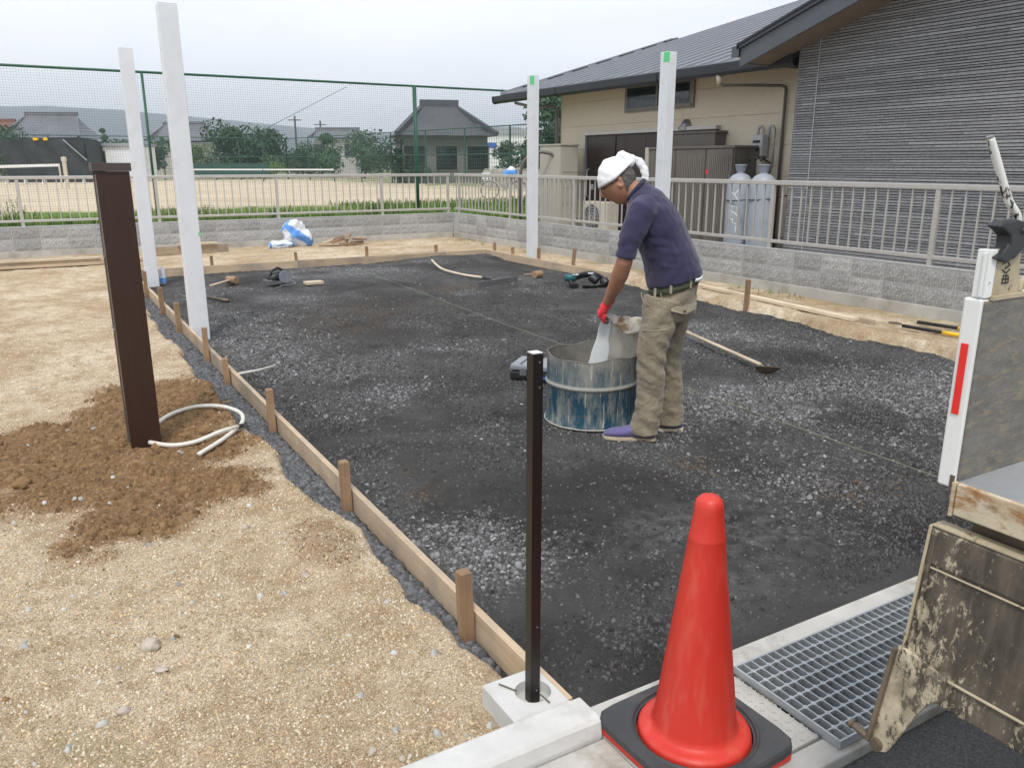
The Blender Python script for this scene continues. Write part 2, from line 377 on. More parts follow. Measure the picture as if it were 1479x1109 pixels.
def sand_h(x, y):
    h = .045 + .012*sstep(9, 14, y) + (fbm(x, y, .7, 3, 1)-.5)*.03 + (fbm(x, y, 3.5, 4, 2)-.5)*.025 + (fbm(x, y, 18, 3, 4)-.5)*.012
    s = soilmap(x, y)
    h += s*(.012 + (fbm(x, y, 6, 5, 12)-.5)*.05 + (fbm(x, y, 26, 4, 13)-.5)*.034) + (1-s)*(fbm(x, y, 34, 3, 14)-.5)*.010
    h += -.012*np.exp(-((x-.1-.25*(y-2.2)+.05*np.sin(y*3))/.05)**2)*sstep(2.4, 2.0, y)*0
    h += .055*np.exp(-(((x-.84)/.16)**2+((y-2.92)/.28)**2))
    h += .04*np.exp(-(((x-.35)/.12)**2+((y-4.35)/.14)**2))
    h += .07*np.exp(-(((x-.93)/.10)**2+((y-5.55)/.22)**2))
    # trench with exposed stone outside the left board
    d = x - (1.0 + .03*sstep(5, 3.5, y) + (fbm(x*0, y, 2.6, 4, 9)-.5)*.17 - .07*sstep(2.5, 6, y)*sstep(11, 8, y) + .05*np.exp(-((y-2.0)/.25)**2)) ; tr = sstep(-.03, .04, d)*(x < 1.13)*(y > 1.8)*(y < 12.6)*sstep(1.75, 2.1, y)
    h = h*(1-tr) + (-.06)*tr
    g = gravel_mask(x, y)
    h = h*(1-g) + (-.07)*g
    edge = np.exp(-((x-(6.60-.42*sstep(8.5,3.5,y)+.30))/.18)**2)*(y < 8.6)
    h += .05*edge*(1-g)
    h = np.where(y < 1.72, np.minimum(h, .03), h)
    return h
def grid_obj(name, xs, ys, hf, mat, attrf, keep=None):
    X, Y = np.meshgrid(xs, ys); Z = hf(X, Y); nx, ny = len(xs), len(ys)
    co = np.stack([X, Y, Z], -1).reshape(-1, 3)
    i = np.arange((ny-1)*(nx-1)); r_, c_ = i // (nx-1), i % (nx-1); a = r_*nx+c_
    f = np.stack([a, a+1, a+nx+1, a+nx], 1)
    if keep is not None:
        k = keep(X[r_, c_], Y[r_, c_]); f = f[k]
    me = bpy.data.meshes.new(name); me.vertices.add(len(co)); me.vertices.foreach_set('co', co.ravel())
    me.loops.add(f.size); me.loops.foreach_set('vertex_index', f.ravel().astype(np.int32))
    me.polygons.add(len(f)); me.polygons.foreach_set('loop_start', np.arange(0, f.size, 4, dtype=np.int32))
    ca = me.color_attributes.new('soil', 'FLOAT_COLOR', 'POINT')
    ca.data.foreach_set('color', attrf(X, Y).reshape(-1, 4).astype(np.float32).ravel())
    me.polygons.foreach_set('use_smooth', np.ones(len(f), bool)); me.update(); me.validate()
    me.materials.append(mat); o = bpy.data.objects.new(name, me); C.objects.link(o); o['kind'] = 'structure'; return o
ysn = [1.45]
while ysn[-1] < 15.75: ysn.append(ysn[-1] + .011 + .0042*(ysn[-1]-1.4))
ysn = np.array(ysn)
def sand_attr(X, Y):
    s = soilmap(X, Y)
    g = .45*sstep(.58, .78, fbm(X, Y, 3, 4, 21))*sstep(2.6, 1.9, Y)*(X < 1) + .35*sstep(.5, .7, fbm(X, Y, 2, 4, 22))*sstep(7.25, 7.6, X)
    return np.stack([s, g, s*0, s*0+1], -1)
grid_obj('sand_ground', np.concatenate([np.arange(-6, -1.2, .06), np.arange(-1.2, 1.2, .013), np.arange(1.2, 6.0, .12), np.arange(6.0, 7.78, .028)]), ysn, sand_h, M['sand'], sand_attr)
BL = [(3.9,3.9,.9,.55,.9),(4.9,3.3,1.0,.5,.9),(5.6,2.9,.5,.35,.7),(1.55,7.4,.5,1.3,.9),(2.1,9.6,.9,1.0,.6),(3.2,11.6,1.6,.5,.7),(2.9,6.1,.5,.35,.6),(2.0,5.2,.4,.9,.5),(4.9,11.9,1.0,.4,.5),
      (2.2,2.35,.35,.3,.7),(1.9,1.95,.25,.15,.7),(2.9,2.3,.4,.3,.5),(5.3,5.8,.7,1.1,.8),(4.3,7.2,.8,.8,.6),(1.45,2.7,.2,.3,.5),(5.2,9.0,.9,.4,.6),(3.8,4.6,.5,.5,.5)]
def light_patch(x, y):
    p = 0
    for cx, cy, sx, sy, a in BL: p = p + a*np.exp(-((x-cx)/sx)**2-((y-cy)/sy)**2)
    n = fbm(x, y, 1.3, 5, 31)
    return np.clip(p*sstep(.36, .58, n)*1.7 + .34*sstep(.52, .74, fbm(x, y, .9, 5, 33)), 0, 1)
def brown_patch(x, y):
    p = 0
    for cx, cy, sx, sy in ((3.35,2.35,.28,.13),(2.6,7.6,.5,.45),(3.1,8.4,.8,.5),(4.6,9.4,.7,.3),(2.9,3.0,.2,.1),(1.5,3.4,.1,.3)): p = p + np.exp(-((x-cx)/sx)**2-((y-cy)/sy)**2)
    return np.clip(p*sstep(.3, .6, fbm(x, y, 5, 4, 41))*1.3, 0, 1)
def dust_patch(x, y):
    p = 0
    for cx, cy, sx, sy in ((2.6,2.2,.35,.22),(2.25,2.5,.3,.2),(1.4,7.3,.15,.3),(2.0,1.95,.3,.15),(1.7,6.6,.4,.6),(4.2,3.6,.7,.4)): p = p + np.exp(-((x-cx)/sx)**2-((y-cy)/sy)**2)
    return np.clip(p*.75+light_patch(x, y)*.75, 0, 1)
def gravel_h(x, y):
    h = (fbm(x, y, .8, 3, 51)-.5)*.035 + (fbm(x, y, 4, 4, 52)-.5)*.03 + (fbm(x, y, 22, 4, 53)-.5)*.022
    g = sstep(-.02, .10, np.minimum(x-1.15, y-1.75))*1.0
    h = h*g - .008*(1-g)
    far = sstep(11.6, 12.3, y)*sstep(4.5, 6, x); h = h + .05*far
    return np.where((x < 1.12) & (y > 1.8), -.012 + (fbm(x, y, 14, 3, 54)-.5)*.02, h)
def gravel_attr(X, Y): return np.stack([np.clip(light_patch(X, Y)*1.0+.10, 0, 1), brown_patch(X, Y), dust_patch(X, Y), X*0+1], -1)
grid_obj('gravel_ground', np.concatenate([np.arange(.72, 1.3, .02), np.arange(1.3, 4.2, .018), np.arange(4.2, 7.35, .028)]), ysn[ysn < 12.55], gravel_h, M['gravel'], gravel_attr, keep=lambda x, y: (y > 1.62))

def scatter(name, n, xr, yr, dens, hfn, size, col, mat, sides=5, near=1.0, seed=1, flat=.6, label=None, cat=None):
    rs = np.random.RandomState(seed)
    xs = []; ys = []
    tot = 0
    while tot < n:
        m = n*4
        u = rs.rand(m); y = yr[0]*(yr[1]/yr[0])**(u**near)
        x = xr[0]+(xr[1]-xr[0])*rs.rand(m)
        d = np.hypot(x, y); k = rs.rand(m) < dens(x, y)*np.clip(3.0/d, .12, 1)**.8
        xs.append(x[k]); ys.append(y[k]); tot += k.sum()
    x = np.concatenate(xs)[:n]; y = np.concatenate(ys)[:n]
    z = hfn(x, y); s = size(rs, x, y)
    # irregular double pyramid stones: sides*2 triangles
    ang = (np.arange(sides)*2*np.pi/sides)[None, :] + rs.rand(n, 1)*6.28 + (rs.rand(n, sides)-.5)*.7
    rr = s[:, None]*(.7+.6*rs.rand(n, sides)); el = .75+.5*rs.rand(n, 1)
    th = rs.rand(n)*3.14
    px = rr*np.cos(ang)*el; py = rr*np.sin(ang)/el
    qx = px*np.cos(th)[:, None]-py*np.sin(th)[:, None]; qy = px*np.sin(th)[:, None]+py*np.cos(th)[:, None]
    V = np.zeros((n, sides*2+1, 3))
    tilt = (rs.rand(n, 2)-.5)*.7
    V[:, :sides, 0] = x[:, None]+qx; V[:, :sides, 1] = y[:, None]+qy; V[:, :sides, 2] = z[:, None] - s[:, None]*.25 + qx*tilt[:, :1]+qy*tilt[:, 1:]
    sh = .55+.2*rs.rand(n, 1); ox = (rs.rand(n, 1)-.5)*s[:, None]*.3; oy = (rs.rand(n, 1)-.5)*s[:, None]*.3
    V[:, sides:2*sides, 0] = x[:, None]+qx*sh+ox; V[:, sides:2*sides, 1] = y[:, None]+qy*sh+oy
    hh = s[:, None]*flat*(.6+.8*rs.rand(n, 1))
    V[:, sides:2*sides, 2] = z[:, None]+hh*(.75+.3*rs.rand(n, sides)) + qx*tilt[:, :1]*sh+qy*tilt[:, 1:]*sh
    V[:, 2*sides, 0] = x+ox[:, 0]; V[:, 2*sides, 1] = y+oy[:, 0]; V[:, 2*sides, 2] = z+hh[:, 0]*1.12
    fl = []
    for k in range(sides):
        k2 = (k+1) % sides
        fl += [(k, k2, sides+k2), (k, sides+k2, sides+k), (sides+k, sides+k2, 2*sides)]
    fl = np.array(fl); F = (np.arange(n)[:, None, None]*(2*sides+1)+fl[None]).reshape(-1, 3)
    me = bpy.data.meshes.new(name); me.vertices.add(n*(2*sides+1)); me.vertices.foreach_set('co', V.ravel())
    me.loops.add(F.size); me.loops.foreach_set('vertex_index', F.ravel().astype(np.int32))
    me.polygons.add(len(F)); me.polygons.foreach_set('loop_start', np.arange(0, F.size, 3, dtype=np.int32))
    cc = col(rs, x, y); cv = np.ones((n, 2*sides+1, 4), np.float32); cv[:, :, :3] = cc[:, None, :]
    ca = me.color_attributes.new('tint', 'FLOAT_COLOR', 'POINT'); ca.data.foreach_set('color', cv.ravel())
    me.update(); me.validate(); me.materials.append(mat)
    o = bpy.data.objects.new(name, me); C.objects.link(o); return tag(o, label, cat, kind='stuff')
def gcol(rs, x, y):
    lp = light_patch(x, y); l = rs.rand(len(x)) < (.02+.62*lp)
    v = np.where(l, .12+.24*rs.rand(len(x))**1.6, .05+.10*rs.rand(len(x)))
    t_ = np.stack([v*1.01, v, v*1.0], -1)
    br = (rs.rand(len(x)) < .35*brown_patch(x, y)); t_[br] = np.array([.13,.092,.058])
    return t_
gdens = lambda x, y: (.03+.97*np.clip(light_patch(x, y)*1.2+.55*sstep(.52, .66, fbm(x, y, 2.0, 4, 61)), 0, 1))*(gravel_mask(x, y) > .75)*(x > 1.16)*(y > 1.72)
scatter('loose_gravel', 72000, (1.15, 7.2), (1.72, 12.45), gdens, gravel_h, lambda rs, x, y: .0034+.0080*rs.rand(len(x))**2.2, gcol, M['stones'], 5, .75, 3, .5,
        'loose grey and white crushed stone lying on the black bed', 'gravel')
scatter('coarse_stones', 2600, (1.18, 7.0), (1.74, 12.4), lambda x, y: (.03+.97*np.clip(light_patch(x, y), 0, 1)**1.5)*gdens(x, y)*.9, gravel_h, lambda rs, x, y: .008+.011*rs.rand(len(x))**2.6, lambda rs, x, y: (.10+.19*rs.rand(len(x))**1.3)[:, None]*np.array([[1.0, 1.0, 1.01]]), M['stones'], 6, .9, 4, .7,
        'coarser pale stones dotted over the black crushed stone', 'gravel')
scatter('dark_fines', 42000, (1.15, 7.2), (1.72, 9.5), lambda x, y: (.06+.94*sstep(.40, .62, fbm(x, y, 1.5, 5, 66)))*(gravel_mask(x, y) > .6)*(x > 1.15), gravel_h, lambda rs, x, y: .0035+.007*rs.rand(len(x))**2, lambda rs, x, y: (.03+.09*rs.rand(len(x)))[:, None]*np.array([[1.03, .99, .97]]), M['stones'], 4, .8, 31, .9,
        'dark crumbs of crushed stone covering the black bed', 'gravel')
scatter('trench_gravel', 6500, (.78, 1.10), (1.95, 12.4), lambda x, y: (sand_h(x, y) < .0)*1.0, lambda x, y: -.012+0*x, lambda rs, x, y: .008+.012*rs.rand(len(x)),
        lambda rs, x, y: (.07+.11*rs.rand(len(x)))[:, None]*np.array([[.98, 1.0, 1.06]]), M['stones'], 6, .8, 5, .8, 'blue grey stones showing along the outside of the left form board', 'gravel')
def scol(rs, x, y):
    v = rs.rand(len(x)); c = np.array([.40,.30,.18])[None]*(1-v[:, None])+np.array([.72,.65,.53])[None]*v[:, None]
    s = soilmap(x, y); d = (rs.rand(len(x)) < s)[:, None]; return np.where(d, np.array([[.20,.12,.058]])*(.7+.7*v[:, None]), c)
scatter('sand_grains', 70000, (-2.2, 1.02), (1.6, 9), lambda x, y: (.55+.45*fbm(x, y, 5, 3, 71))*(sand_h(x, y) > .015)*((y > 1.80) | (x < .9)), sand_h, lambda rs, x, y: (.0016+.0030*rs.rand(len(x))**2)*(1+.10*y), scol, M['stones'], 4, .9, 6, .7,
        'coarse grains of yellow decomposed granite on the bare ground', 'gravel')
scatter('sand_grit', 22000, (-2.2, 1.02), (1.6, 6), lambda x, y: (.25+.75*sstep(.4, .7, fbm(x, y, 4, 4, 73)))*(sand_h(x, y) > .015)*(soilmap(x, y) < .6)*((y > 1.80) | (x < .9)), sand_h, lambda rs, x, y: .0028+.0042*rs.rand(len(x))**3, lambda rs, x, y: np.array([[.46,.35,.22]])*(.55+.95*rs.rand(len(x), 1)), M['stones'], 4, 1, 61, .7,
        'small angular grit scattered over the yellow ground', 'gravel')
scatter('earth_clods', 9000, (-1.6, 1.0), (1.9, 7.5), lambda x, y: (.002+.998*sstep(.3,.8,soilmap(x, y)))*((y > 3.25) | (x < .6))*(sand_h(x, y) > .02), sand_h, lambda rs, x, y: .0025+.014*rs.rand(len(x))**5, lambda rs, x, y: np.array([[.19,.115,.055]])*(.7+.8*rs.rand(len(x), 1)), M['stones'], 6, 1, 7, .8,
        'small brown clods on the disturbed earth round the brown post', 'earth')
scatter('pale_pebbles', 420, (-2.0, 1.0), (1.6, 9), lambda x, y: .6*(sand_h(x, y) > .02), sand_h, lambda rs, x, y: .005+.011*rs.rand(len(x))**2.5, lambda rs, x, y: np.array([[.48,.47,.44]])*(.65+.6*rs.rand(len(x), 1)), M['stones'], 6, 1, 8, .7,
        'scattered pale pebbles on the yellow ground', 'gravel')

# road, concrete apron, field, land beyond
o = MB().add([(-6,-6,.018),(30,-6,.018),(30,1.10,.018),(-6,1.10,.018)], [(0,1,2,3)]).build('road', M['asphalt'], kind='structure')
# ------------------------------------------------------------ concrete edge, kerb, plate, grating
ZC = .055
def plane_sheet(name, x0, x1, y0, y1, z, mat, sub=1): 
    return MB().add([(x0,y0,z),(x1,y0,z),(x1,y1,z),(x0,y1,z)], [(0,1,2,3)]).build(name, mat, kind='structure')
ap = MB().box(1.14, 9.0, 1.512, 1.60, -.1, ZC).build('pavement_edge', M['concrete'], bevel=.004, kind='structure')
ap = MB().box(1.14, 9.0, 1.105, 1.18, -.1, ZC-.003).build('pavement_lip', M['concrete'], bevel=.006, kind='structure')
MB().box(-6, 1.155, 1.105, 1.478, -.1, ZC-.006).build('pavement', M['concrete'], kind='structure')
MB().box(1.157, 1.26, 1.182, 1.510, -.1, ZC-.001).build('pavement_strip', M['concrete'], kind='structure')
def mat_checker():
    m, t, b = newmat('dusty checker plate steel')
    v = coords(t); c = ramp(t, noi(t, v, 7, 6, .65), [(.3, (.40,.385,.35)), (.7, (.56,.54,.50))])
    L(t, c, b.inputs['Base Color']); b.inputs['Roughness'].default_value = .6; b.inputs['Metallic'].default_value = .15
    bump(t, b, noi(t, v, 80, 5, .6), .2, .003); return m
M['checker'] = mat_checker()
pl = thing('checker_plate', 'dusty checker plate drain cover beside the steel grating', 'drain cover', (1.26, 1.182, ZC))
MB().box(1.262, 1.655, 1.184, 1.509, ZC-.03, ZC+.003).build('plate', M['checker'], pl, bevel=.002)
mb = MB(); k = 0
for i in range(17):
    for j in range(14):
        cx = 1.275+.0235*i; cy = 1.195+.0235*j
        if (i+j) % 2: dx, dy = .009, .0018
        else: dx, dy = .0018, .009
        a = R(45); ux, uy = math.cos(a), math.sin(a)
        vs = [(cx+sx*dx*ux-sy*dy*uy, cy+sx*dx*uy+sy*dy*ux, ZC+.0015) for sx, sy in ((-1,-1),(1,-1),(1,1),(-1,1))]
        vt = [(cx+.7*sx*dx*ux-.7*sy*dy*uy, cy+.7*sx*dx*uy+.7*sy*dy*ux, ZC+.0055) for sx, sy in ((-1,-1),(1,-1),(1,1),(-1,1))]
        mb.add(vs+vt, [(4,5,6,7),(0,1,5,4),(1,2,6,5),(2,3,7,6),(3,0,4,7)])
mb.build('tread', M['checker'], pl, kind='stuff')
M['galv'] = pm('galvanised blue grey grating', (.34,.37,.39), (.45,.475,.49), 18, .45, metal=.35, bmp=.08, dirt=(.20,.17,.13), dscale=9, dth=(.6,.8))
gr = thing('drain_grating', 'galvanised steel grating in front of the cone and under the tailgate', 'grating', (1.66, 1.12, ZC))
x0, x1, y0, y1, z0, z1 = 1.662, 2.66, 1.122, 1.508, ZC+.001, ZC+.026
MB().box(x0, x1, y0, y0+.007, z0, z1).box(x0, x1, y1-.007, y1, z0, z1).box(x0, x0+.007, y0+.0071, y1-.0071, z0, z1).box(x1-.007, x1, y0+.0071, y1-.0071, z0, z1).build('border', M['galv'], gr, bevel=.0015)
nb = 30; bar = MB().box(0, .0045, y0+.008-y0, y1-.008-y0, 0, z1-z0-.001).mesh('bearing_bar', M['galv'])
for i in range(1, nb):
    link('bearing_bar', bar, gr, (x0+(x1-x0)*i/nb-gr.location.x, y0-gr.location.y, .0015))
cb = MB().box(.008, x1-x0-.008, 0, .005, 0, .013).mesh('cross_bar', M['galv'])
for j in range(1, 8): link('cross_bar', cb, gr, (x0-gr.location.x, y0+(y1-y0)*j/8-.0025-gr.location.y, z1-z0-.0125))
wf = MB()
for i in range(1, nb):
    for j in range(1, 8):
        cx = x0+(x1-x0)*i/nb+.00225; cy = y0+(y1-y0)*j/8
        wf.lathe([(.0085, -.004), (.0085, 0), (.006, .0007)], 8, (cx, cy, z1), True)
wf.build('weld', M['galv'], gr, kind='stuff')
# drain channel under the grating
MB().box(1.662, 9.0, 1.182, 1.510, -.30, -.22).build('drain_channel', M['concrete'], kind='structure')
g2 = copy_tree(gr); g2.location.x += 1.004; g2['label'] = 'galvanised steel grating further along the drain, behind the truck bed'
gr['group'] = g2['group'] = 'gratings over the drain'
kb = MB(); prof = [(1.485,.02),(1.483,.062),(1.489,.098),(1.500,.110),(1.590,.110),(1.598,.102),(1.600,.02)]
kb.prism(prof, lambda p, t: (t, p[0], p[1]), .535, 1.153)
kb.build('kerb_block', M['concrete_new'], bevel=.004, label='smooth pale concrete kerb block at the foot of the thin black post', cat='kerb', group='kerb blocks')
for i in range(4):
    kb2 = MB(); kb2.prism(prof, lambda p, t: (t, p[0], p[1]), .53-.605*(i+1), .53-.605*i)
    kb2.build('kerb_block', M['concrete_new'], bevel=.004, label='pale concrete kerb block, '+('second','third','fourth','fifth')[i]+' to the left of the one by the thin post', cat='kerb', group='kerb blocks')
# foundation block with a round hole
fb = thing('foundation_block', 'square pale concrete foundation block with a round hole holding the thin post', 'concrete block', (1.036, 1.693, 0))
mb = MB(); hx, hy = .090, .092; n = 32; r = .052; ox, oy = .020, -.008; zt = .105
out = []; inn = []
for k in range(n):
    a = 2*math.pi*k/n; c_, s_ = math.cos(a), math.sin(a); q = max(abs(c_), abs(s_)); out.append((hx*c_/q, hy*s_/q)); inn.append((ox+r*c_, oy+r*s_))
vs = [(x, y, -.1) for x, y in out]+[(x, y, zt-.006) for x, y in out]+[(x*.94, y*.94, zt) for x, y in out]+[(x, y, zt) for x, y in inn]+[(ox+(x-ox)*.96, oy+(y-oy)*.96, zt-.05) for x, y in inn]
fs = [(l*n+k, l*n+(k+1)%n, (l+1)*n+(k+1)%n, (l+1)*n+k) for l in range(4) for k in range(n)]
mb.add(vs, fs).build('block', M['concrete_new'], fb, world=False, fix=False)
MB().lathe([(.0001, zt-.030), (.02, zt-.026), (.051, zt-.032)], 20, (ox, oy, 0)).build('mortar_fill', M['concrete'], fb, world=False)
mb = MB(); mb.tube([(-.052,.062,zt+.006),(-.022,.012,zt+.003)], .0022, 6); mb.tube([(.028,-.035,zt+.003),(.030,-.080,zt+.005)], .0022, 6)
mb.build('wire_pin', M['iron'], fb, world=False)
tp = thing('thin_post', 'thin square black brown steel post with a pale top standing in the concrete block', 'post', (1.052, 1.681, 0))
MB().box(-.0155, .0155, -.0155, .0155, .06, 1.092).build('shaft', M['blackpost'], tp, world=False, bevel=.0015)
MB().box(-.0145, .0145, -.0145, .0145, 1.0925, 1.0945).build('end_cap', M['capwhite'], tp, world=False)
mb = MB()
for z in (.12, .32, 1.005, 1.07): mb.tube([(.0155+.0008, 0.0, z), (.0155-.001, 0, z)], .0035, 8); mb.tube([(.004, -.0155-.0012, z), (.004, -.0145, z)], .003, 8)
mb.build('screw', M['steel'], tp, world=False)

# ------------------------------------------------------------ land beyond
def mat_field():
    m, t, b = newmat('dusty playing field')
    v = coords(t); n = noi(t, v, .25, 8, .6)
    c = ramp(t, n, [(.3, (.46,.38,.27)), (.7, (.60,.51,.38))])
    sp = N(t, 'ShaderNodeSeparateXYZ'); L(t, v, sp.inputs[0])
    nearg = N(t, 'ShaderNodeMapRange'); nearg.inputs[1].default_value = 21.5; nearg.inputs[2].default_value = 27; nearg.inputs[3].default_value = .75; nearg.inputs[4].default_value = .0
    L(t, sp.outputs[1], nearg.inputs[0])
    a = N(t, 'ShaderNodeMath', operation='ADD'); L(t, nearg.outputs[0], a.inputs[0]); L(t, noi(t, v, .8, 8, .7), a.inputs[1])
    # grass also on the right side, x beyond 14
    rg = N(t, 'ShaderNodeMapRange'); rg.inputs[1].default_value = 14; rg.inputs[2].default_value = 24; rg.inputs[3].default_value = 0; rg.inputs[4].default_value = .22
    L(t, sp.outputs[0], rg.inputs[0]); a2 = N(t, 'ShaderNodeMath', operation='ADD'); L(t, a.outputs[0], a2.inputs[0]); L(t, rg.outputs[0], a2.inputs[1])
    f = ramp(t, a2.outputs[0], [(.62, (0,0,0)), (.80, (1,1,1))])
    c = mixc(t, f, c, ramp(t, noi(t, v, 9, 6, .7), [(.3, (.07,.13,.02)), (.7, (.16,.24,.05))]))
    tr = ramp(t, noi(t, coords(t, (.05, 1.2, 1)), 1.0, 6, .7), [(.60, (0,0,0)), (.68, (.6,.6,.6))])
    c = mixc(t, tr, c, (.20,.17,.11))
    L(t, c, b.inputs['Base Color']); b.inputs['Roughness'].default_value = .95; b.inputs['Specular IOR Level'].default_value = .1
    bump(t, b, noi(t, v, 6, 6, .7), .5, .05); return m
M['field'] = mat_field()
plane_sheet('field_ground', -60, 7.74, 15.80, 72, .30, M['field'])
plane_sheet('field_ground', 7.74, 60, 15.80, 72, .296, M['field'])
M['yard'] = pm('neighbour yard gravel', (.22,.21,.19), (.34,.32,.29), 40, .9, bmp=.4)
plane_sheet('neighbour_yard', 7.86, 60, -6, 15.79, .2, M['yard'])
M['farland'] = pm('far farmland', (.20,.22,.12), (.36,.34,.24), .05, .95)
plane_sheet('terrain', -1200, 2700, -1200, 2500, -.60, M['farland'])
plane_sheet('far_terrain', -400, 700, 72.01, 900, .24, M['farland'])
plane_sheet('rear_ground', -60, -6.0, -6, 72, .02, M['yard'])
# hills
def hills(name, dist, x0, x1, hs, seed):
    hills_v = []; fs = []; n = 60; m = 10
    for j in range(m):
        for i in range(n):
            x = x0+(x1-x0)*i/(n-1); u = j/(m-1); t_ = i/(n-1)
            hh = np.interp(t_, [a for a, b in hs], [b for a, b in hs])
            r_ = math.sin(u*math.pi/2)
            y = dist + u*dist*.35
            z = hh*r_*(1+.10*(float(fbm(x, y, .006, 4, seed))-.5)*2) - 2*(1-u)
            hills_v.append((x, y, z))
    for j in range(m-1):
        for i in range(n-1): a = j*n+i; fs.append((a, a+1, a+n+1, a+n))
    o = MB().add(hills_v, fs).build(name, M['hill'], smooth=True, kind='structure'); return o
M['hill'] = pm('wooded hills', (.025,.042,.05), (.035,.055,.06), .02, .95)
hills('hills', 1300, -900, 2400, [(0,70),(.10,84),(.22,98),(.29,104),(.34,97),(.40,84),(.46,70),(.55,56),(.7,52),(.8,60),(.9,50),(1,40)], 3)

# ------------------------------------------------------------ block walls
def block_mesh(seed, L_=.391, Hh=.185, D=.10):
    rs = random.Random(seed); nx, nz = 6, 4; vs = []; fs = []
    for j in range(nz+1):
        for i in range(nx+1):
            e = (i in (0, nx)) or (j in (0, nz))
            vs.append((L_*i/nx, 0 if e else -.003-.008*rs.random(), Hh*j/nz))
    for j in range(nz):
        for i in range(nx): a = j*(nx+1)+i; fs.append((a, a+1, a+nx+2, a+nx+1))
    b = len(vs); vs += [(0,D,0),(L_,D,0),(L_,D,Hh),(0,D,Hh)]
    bl, br_, tl, tr = 0, nx, nz*(nx+1), nz*(nx+1)+nx
    fs += [(b+1, b, b+3, b+2), (bl, b, b+1, *[i for i in range(nx, 0, -1)]), (*[tl+i for i in range(nx+1)], b+2, b+3),
           (bl, *[j*(nx+1) for j in range(1, nz+1)], b+3, b), (br_, b+1, b+2, *[j*(nx+1)+nx for j in range(nz, 0, -1)])]
    return MB().add(vs, fs).mesh('block', M['block'])
BM = [block_mesh(i) for i in range(5)]
XW, YW = 7.72, 15.62
wr = thing('block_wall', 'low rough grey block wall running along the right side below the railing', 'block wall', (XW, 1.0, 0), R(90), group='low block walls')
# local x of this wall runs along +Y; front faces -X  => local +y is -X ; use mirrored blocks
def wall_fill(w, length, start, fn):
    for c_, z in enumerate((.168, .361)):
        n = int(length/.4)+1
        for i in range(n):
            l0 = start+i*.4
            if l0+.391 > length+1e-6: continue
            fn(l0, z, (i*3+c_*2) % 5)
def fr(l0, z, k): link('block', BM[k], wr, (l0, 0, z), (0,0,0))
# rotate(90deg): local (x,y)->(-y,x); we need the face on -X side: local +y. Mirror by rotating block 180 about z
def fr(l0, z, k): link('block', BM[k], wr, (l0+.391, 0, z), (0,0,R(180)))
wall_fill(wr, YW-1.0-.02, .0, fr)
def wbox(w, name, x0, x1, y0, y1, z0, z1, mat, bevel=0): return MB().box(x0,x1,y0,y1,z0,z1).build(name, mat, w, world=False, bevel=bevel)
wbox(wr, 'mortar', 0, YW-1.0, -.096, -.0015, .10, .553, M['mortar'])
wbox(wr, 'coping', 0, YW-1.0, -.105, .001, .5535, .562, M['mortar'])
wbox(wr, 'footing', 0, YW-1.02, -.14, .012, -.12, .165, M['footing'], .006)
wb = thing('block_wall', 'low rough grey block wall across the back, between the lot and the playing field', 'block wall', (-6.0, YW, 0), 0, group='low block walls')
LB = XW+6.0-.005
wall_fill(wb, LB, .11, lambda l0, z, k: link('block', BM[k], wb, (l0, 0, z)))
wbox(wb, 'mortar', 0, LB, .0015, .096, .10, .553, M['mortar'])
wbox(wb, 'coping', 0, LB+.1, -.001, .105, .5535, .562, M['mortar'])
wbox(wb, 'footing', 0, LB-.02, -.012, .14, -.12, .165, M['footing'], .006)

# ------------------------------------------------------------ aluminium railings
def railing(label, p0, ang, posts, length):
    t = thing('railing', label, 'railing', (p0[0], p0[1], .562), ang, group='aluminium railings on the block walls')
    pm_ = MB().box(-.025, .025, -.018, .018, -.02, .775).mesh('post', M['alu'])
    for x in posts: link('post', pm_, t, (x, 0, 0))
    bm_ = MB().box(-.0075, .0075, -.009, .009, .105, .745).mesh('baluster', M['alu'])
    x = posts[0] % .14; i = 0
    while x < length:
        if min(abs(x-p) for p in posts) > .045: link('baluster', bm_, t, (x, -.005, 0))
        x += .14
    MB().box(0, length, -.030, .022, .745, .800).build('top_rail', M['alu'], t, world=False, bevel=.008)
    MB().box(0, length, -.024, .014, .065, .105).build('bottom_rail', M['alu'], t, world=False, bevel=.006)
    return t
railing('champagne aluminium railing along the right block wall, in front of the houses', (XW+.05, 1.2), R(90), [y-1.2 for y in (15.43-2.1*i for i in range(6, -1, -1)) if y > 1.2], YW-1.2+.02)
railing('champagne aluminium railing along the back block wall, in front of the playing field', (-6.0, YW+.05), 0, [x+6.0 for x in (7.62-2.1*0, 6.15, 4.06, 1.968, -.113, -2.21, -4.31)][::-1], XW+6.0-.05)

# ------------------------------------------------------------ tall green net fence
YN = 21.6
nf = thing('net_fence', 'tall dark green net fence on steel pipes right behind the back railing', 'net fence', (0, YN, .3))
for x in (-9.0, -3.2, 2.68, 9.55, 15.4): MB().tube([(x, YN, 0), (x, YN, 3.62)], .030 if x < 5 else .055, 10).build('post', M['green'], nf, smooth=True)
MB().tube([(-12, YN, 3.62), (19, YN, 3.60)], .030, 10).build('top_rail', M['green'], nf, smooth=True)
mb = MB(); w = .0012
z = .45
while z < 3.58: mb.box(-12, 19, YN-.05-w, YN-.05+w, z-w, z+w); z += .055
x = -12.0
while x < 19: mb.box(x-w, x+w, YN-.047-w, YN-.047+w, .35, 3.6); x += .055
mb.build('net', M['netwire'], nf, kind='stuff')
mb = MB(); mb.tube([(2.0+5.6, YN-.08, 3.5), (5.0, YN-.08, 2.2)], .006, 5)
mb.build('mending_cord', M['netwire'], nf)

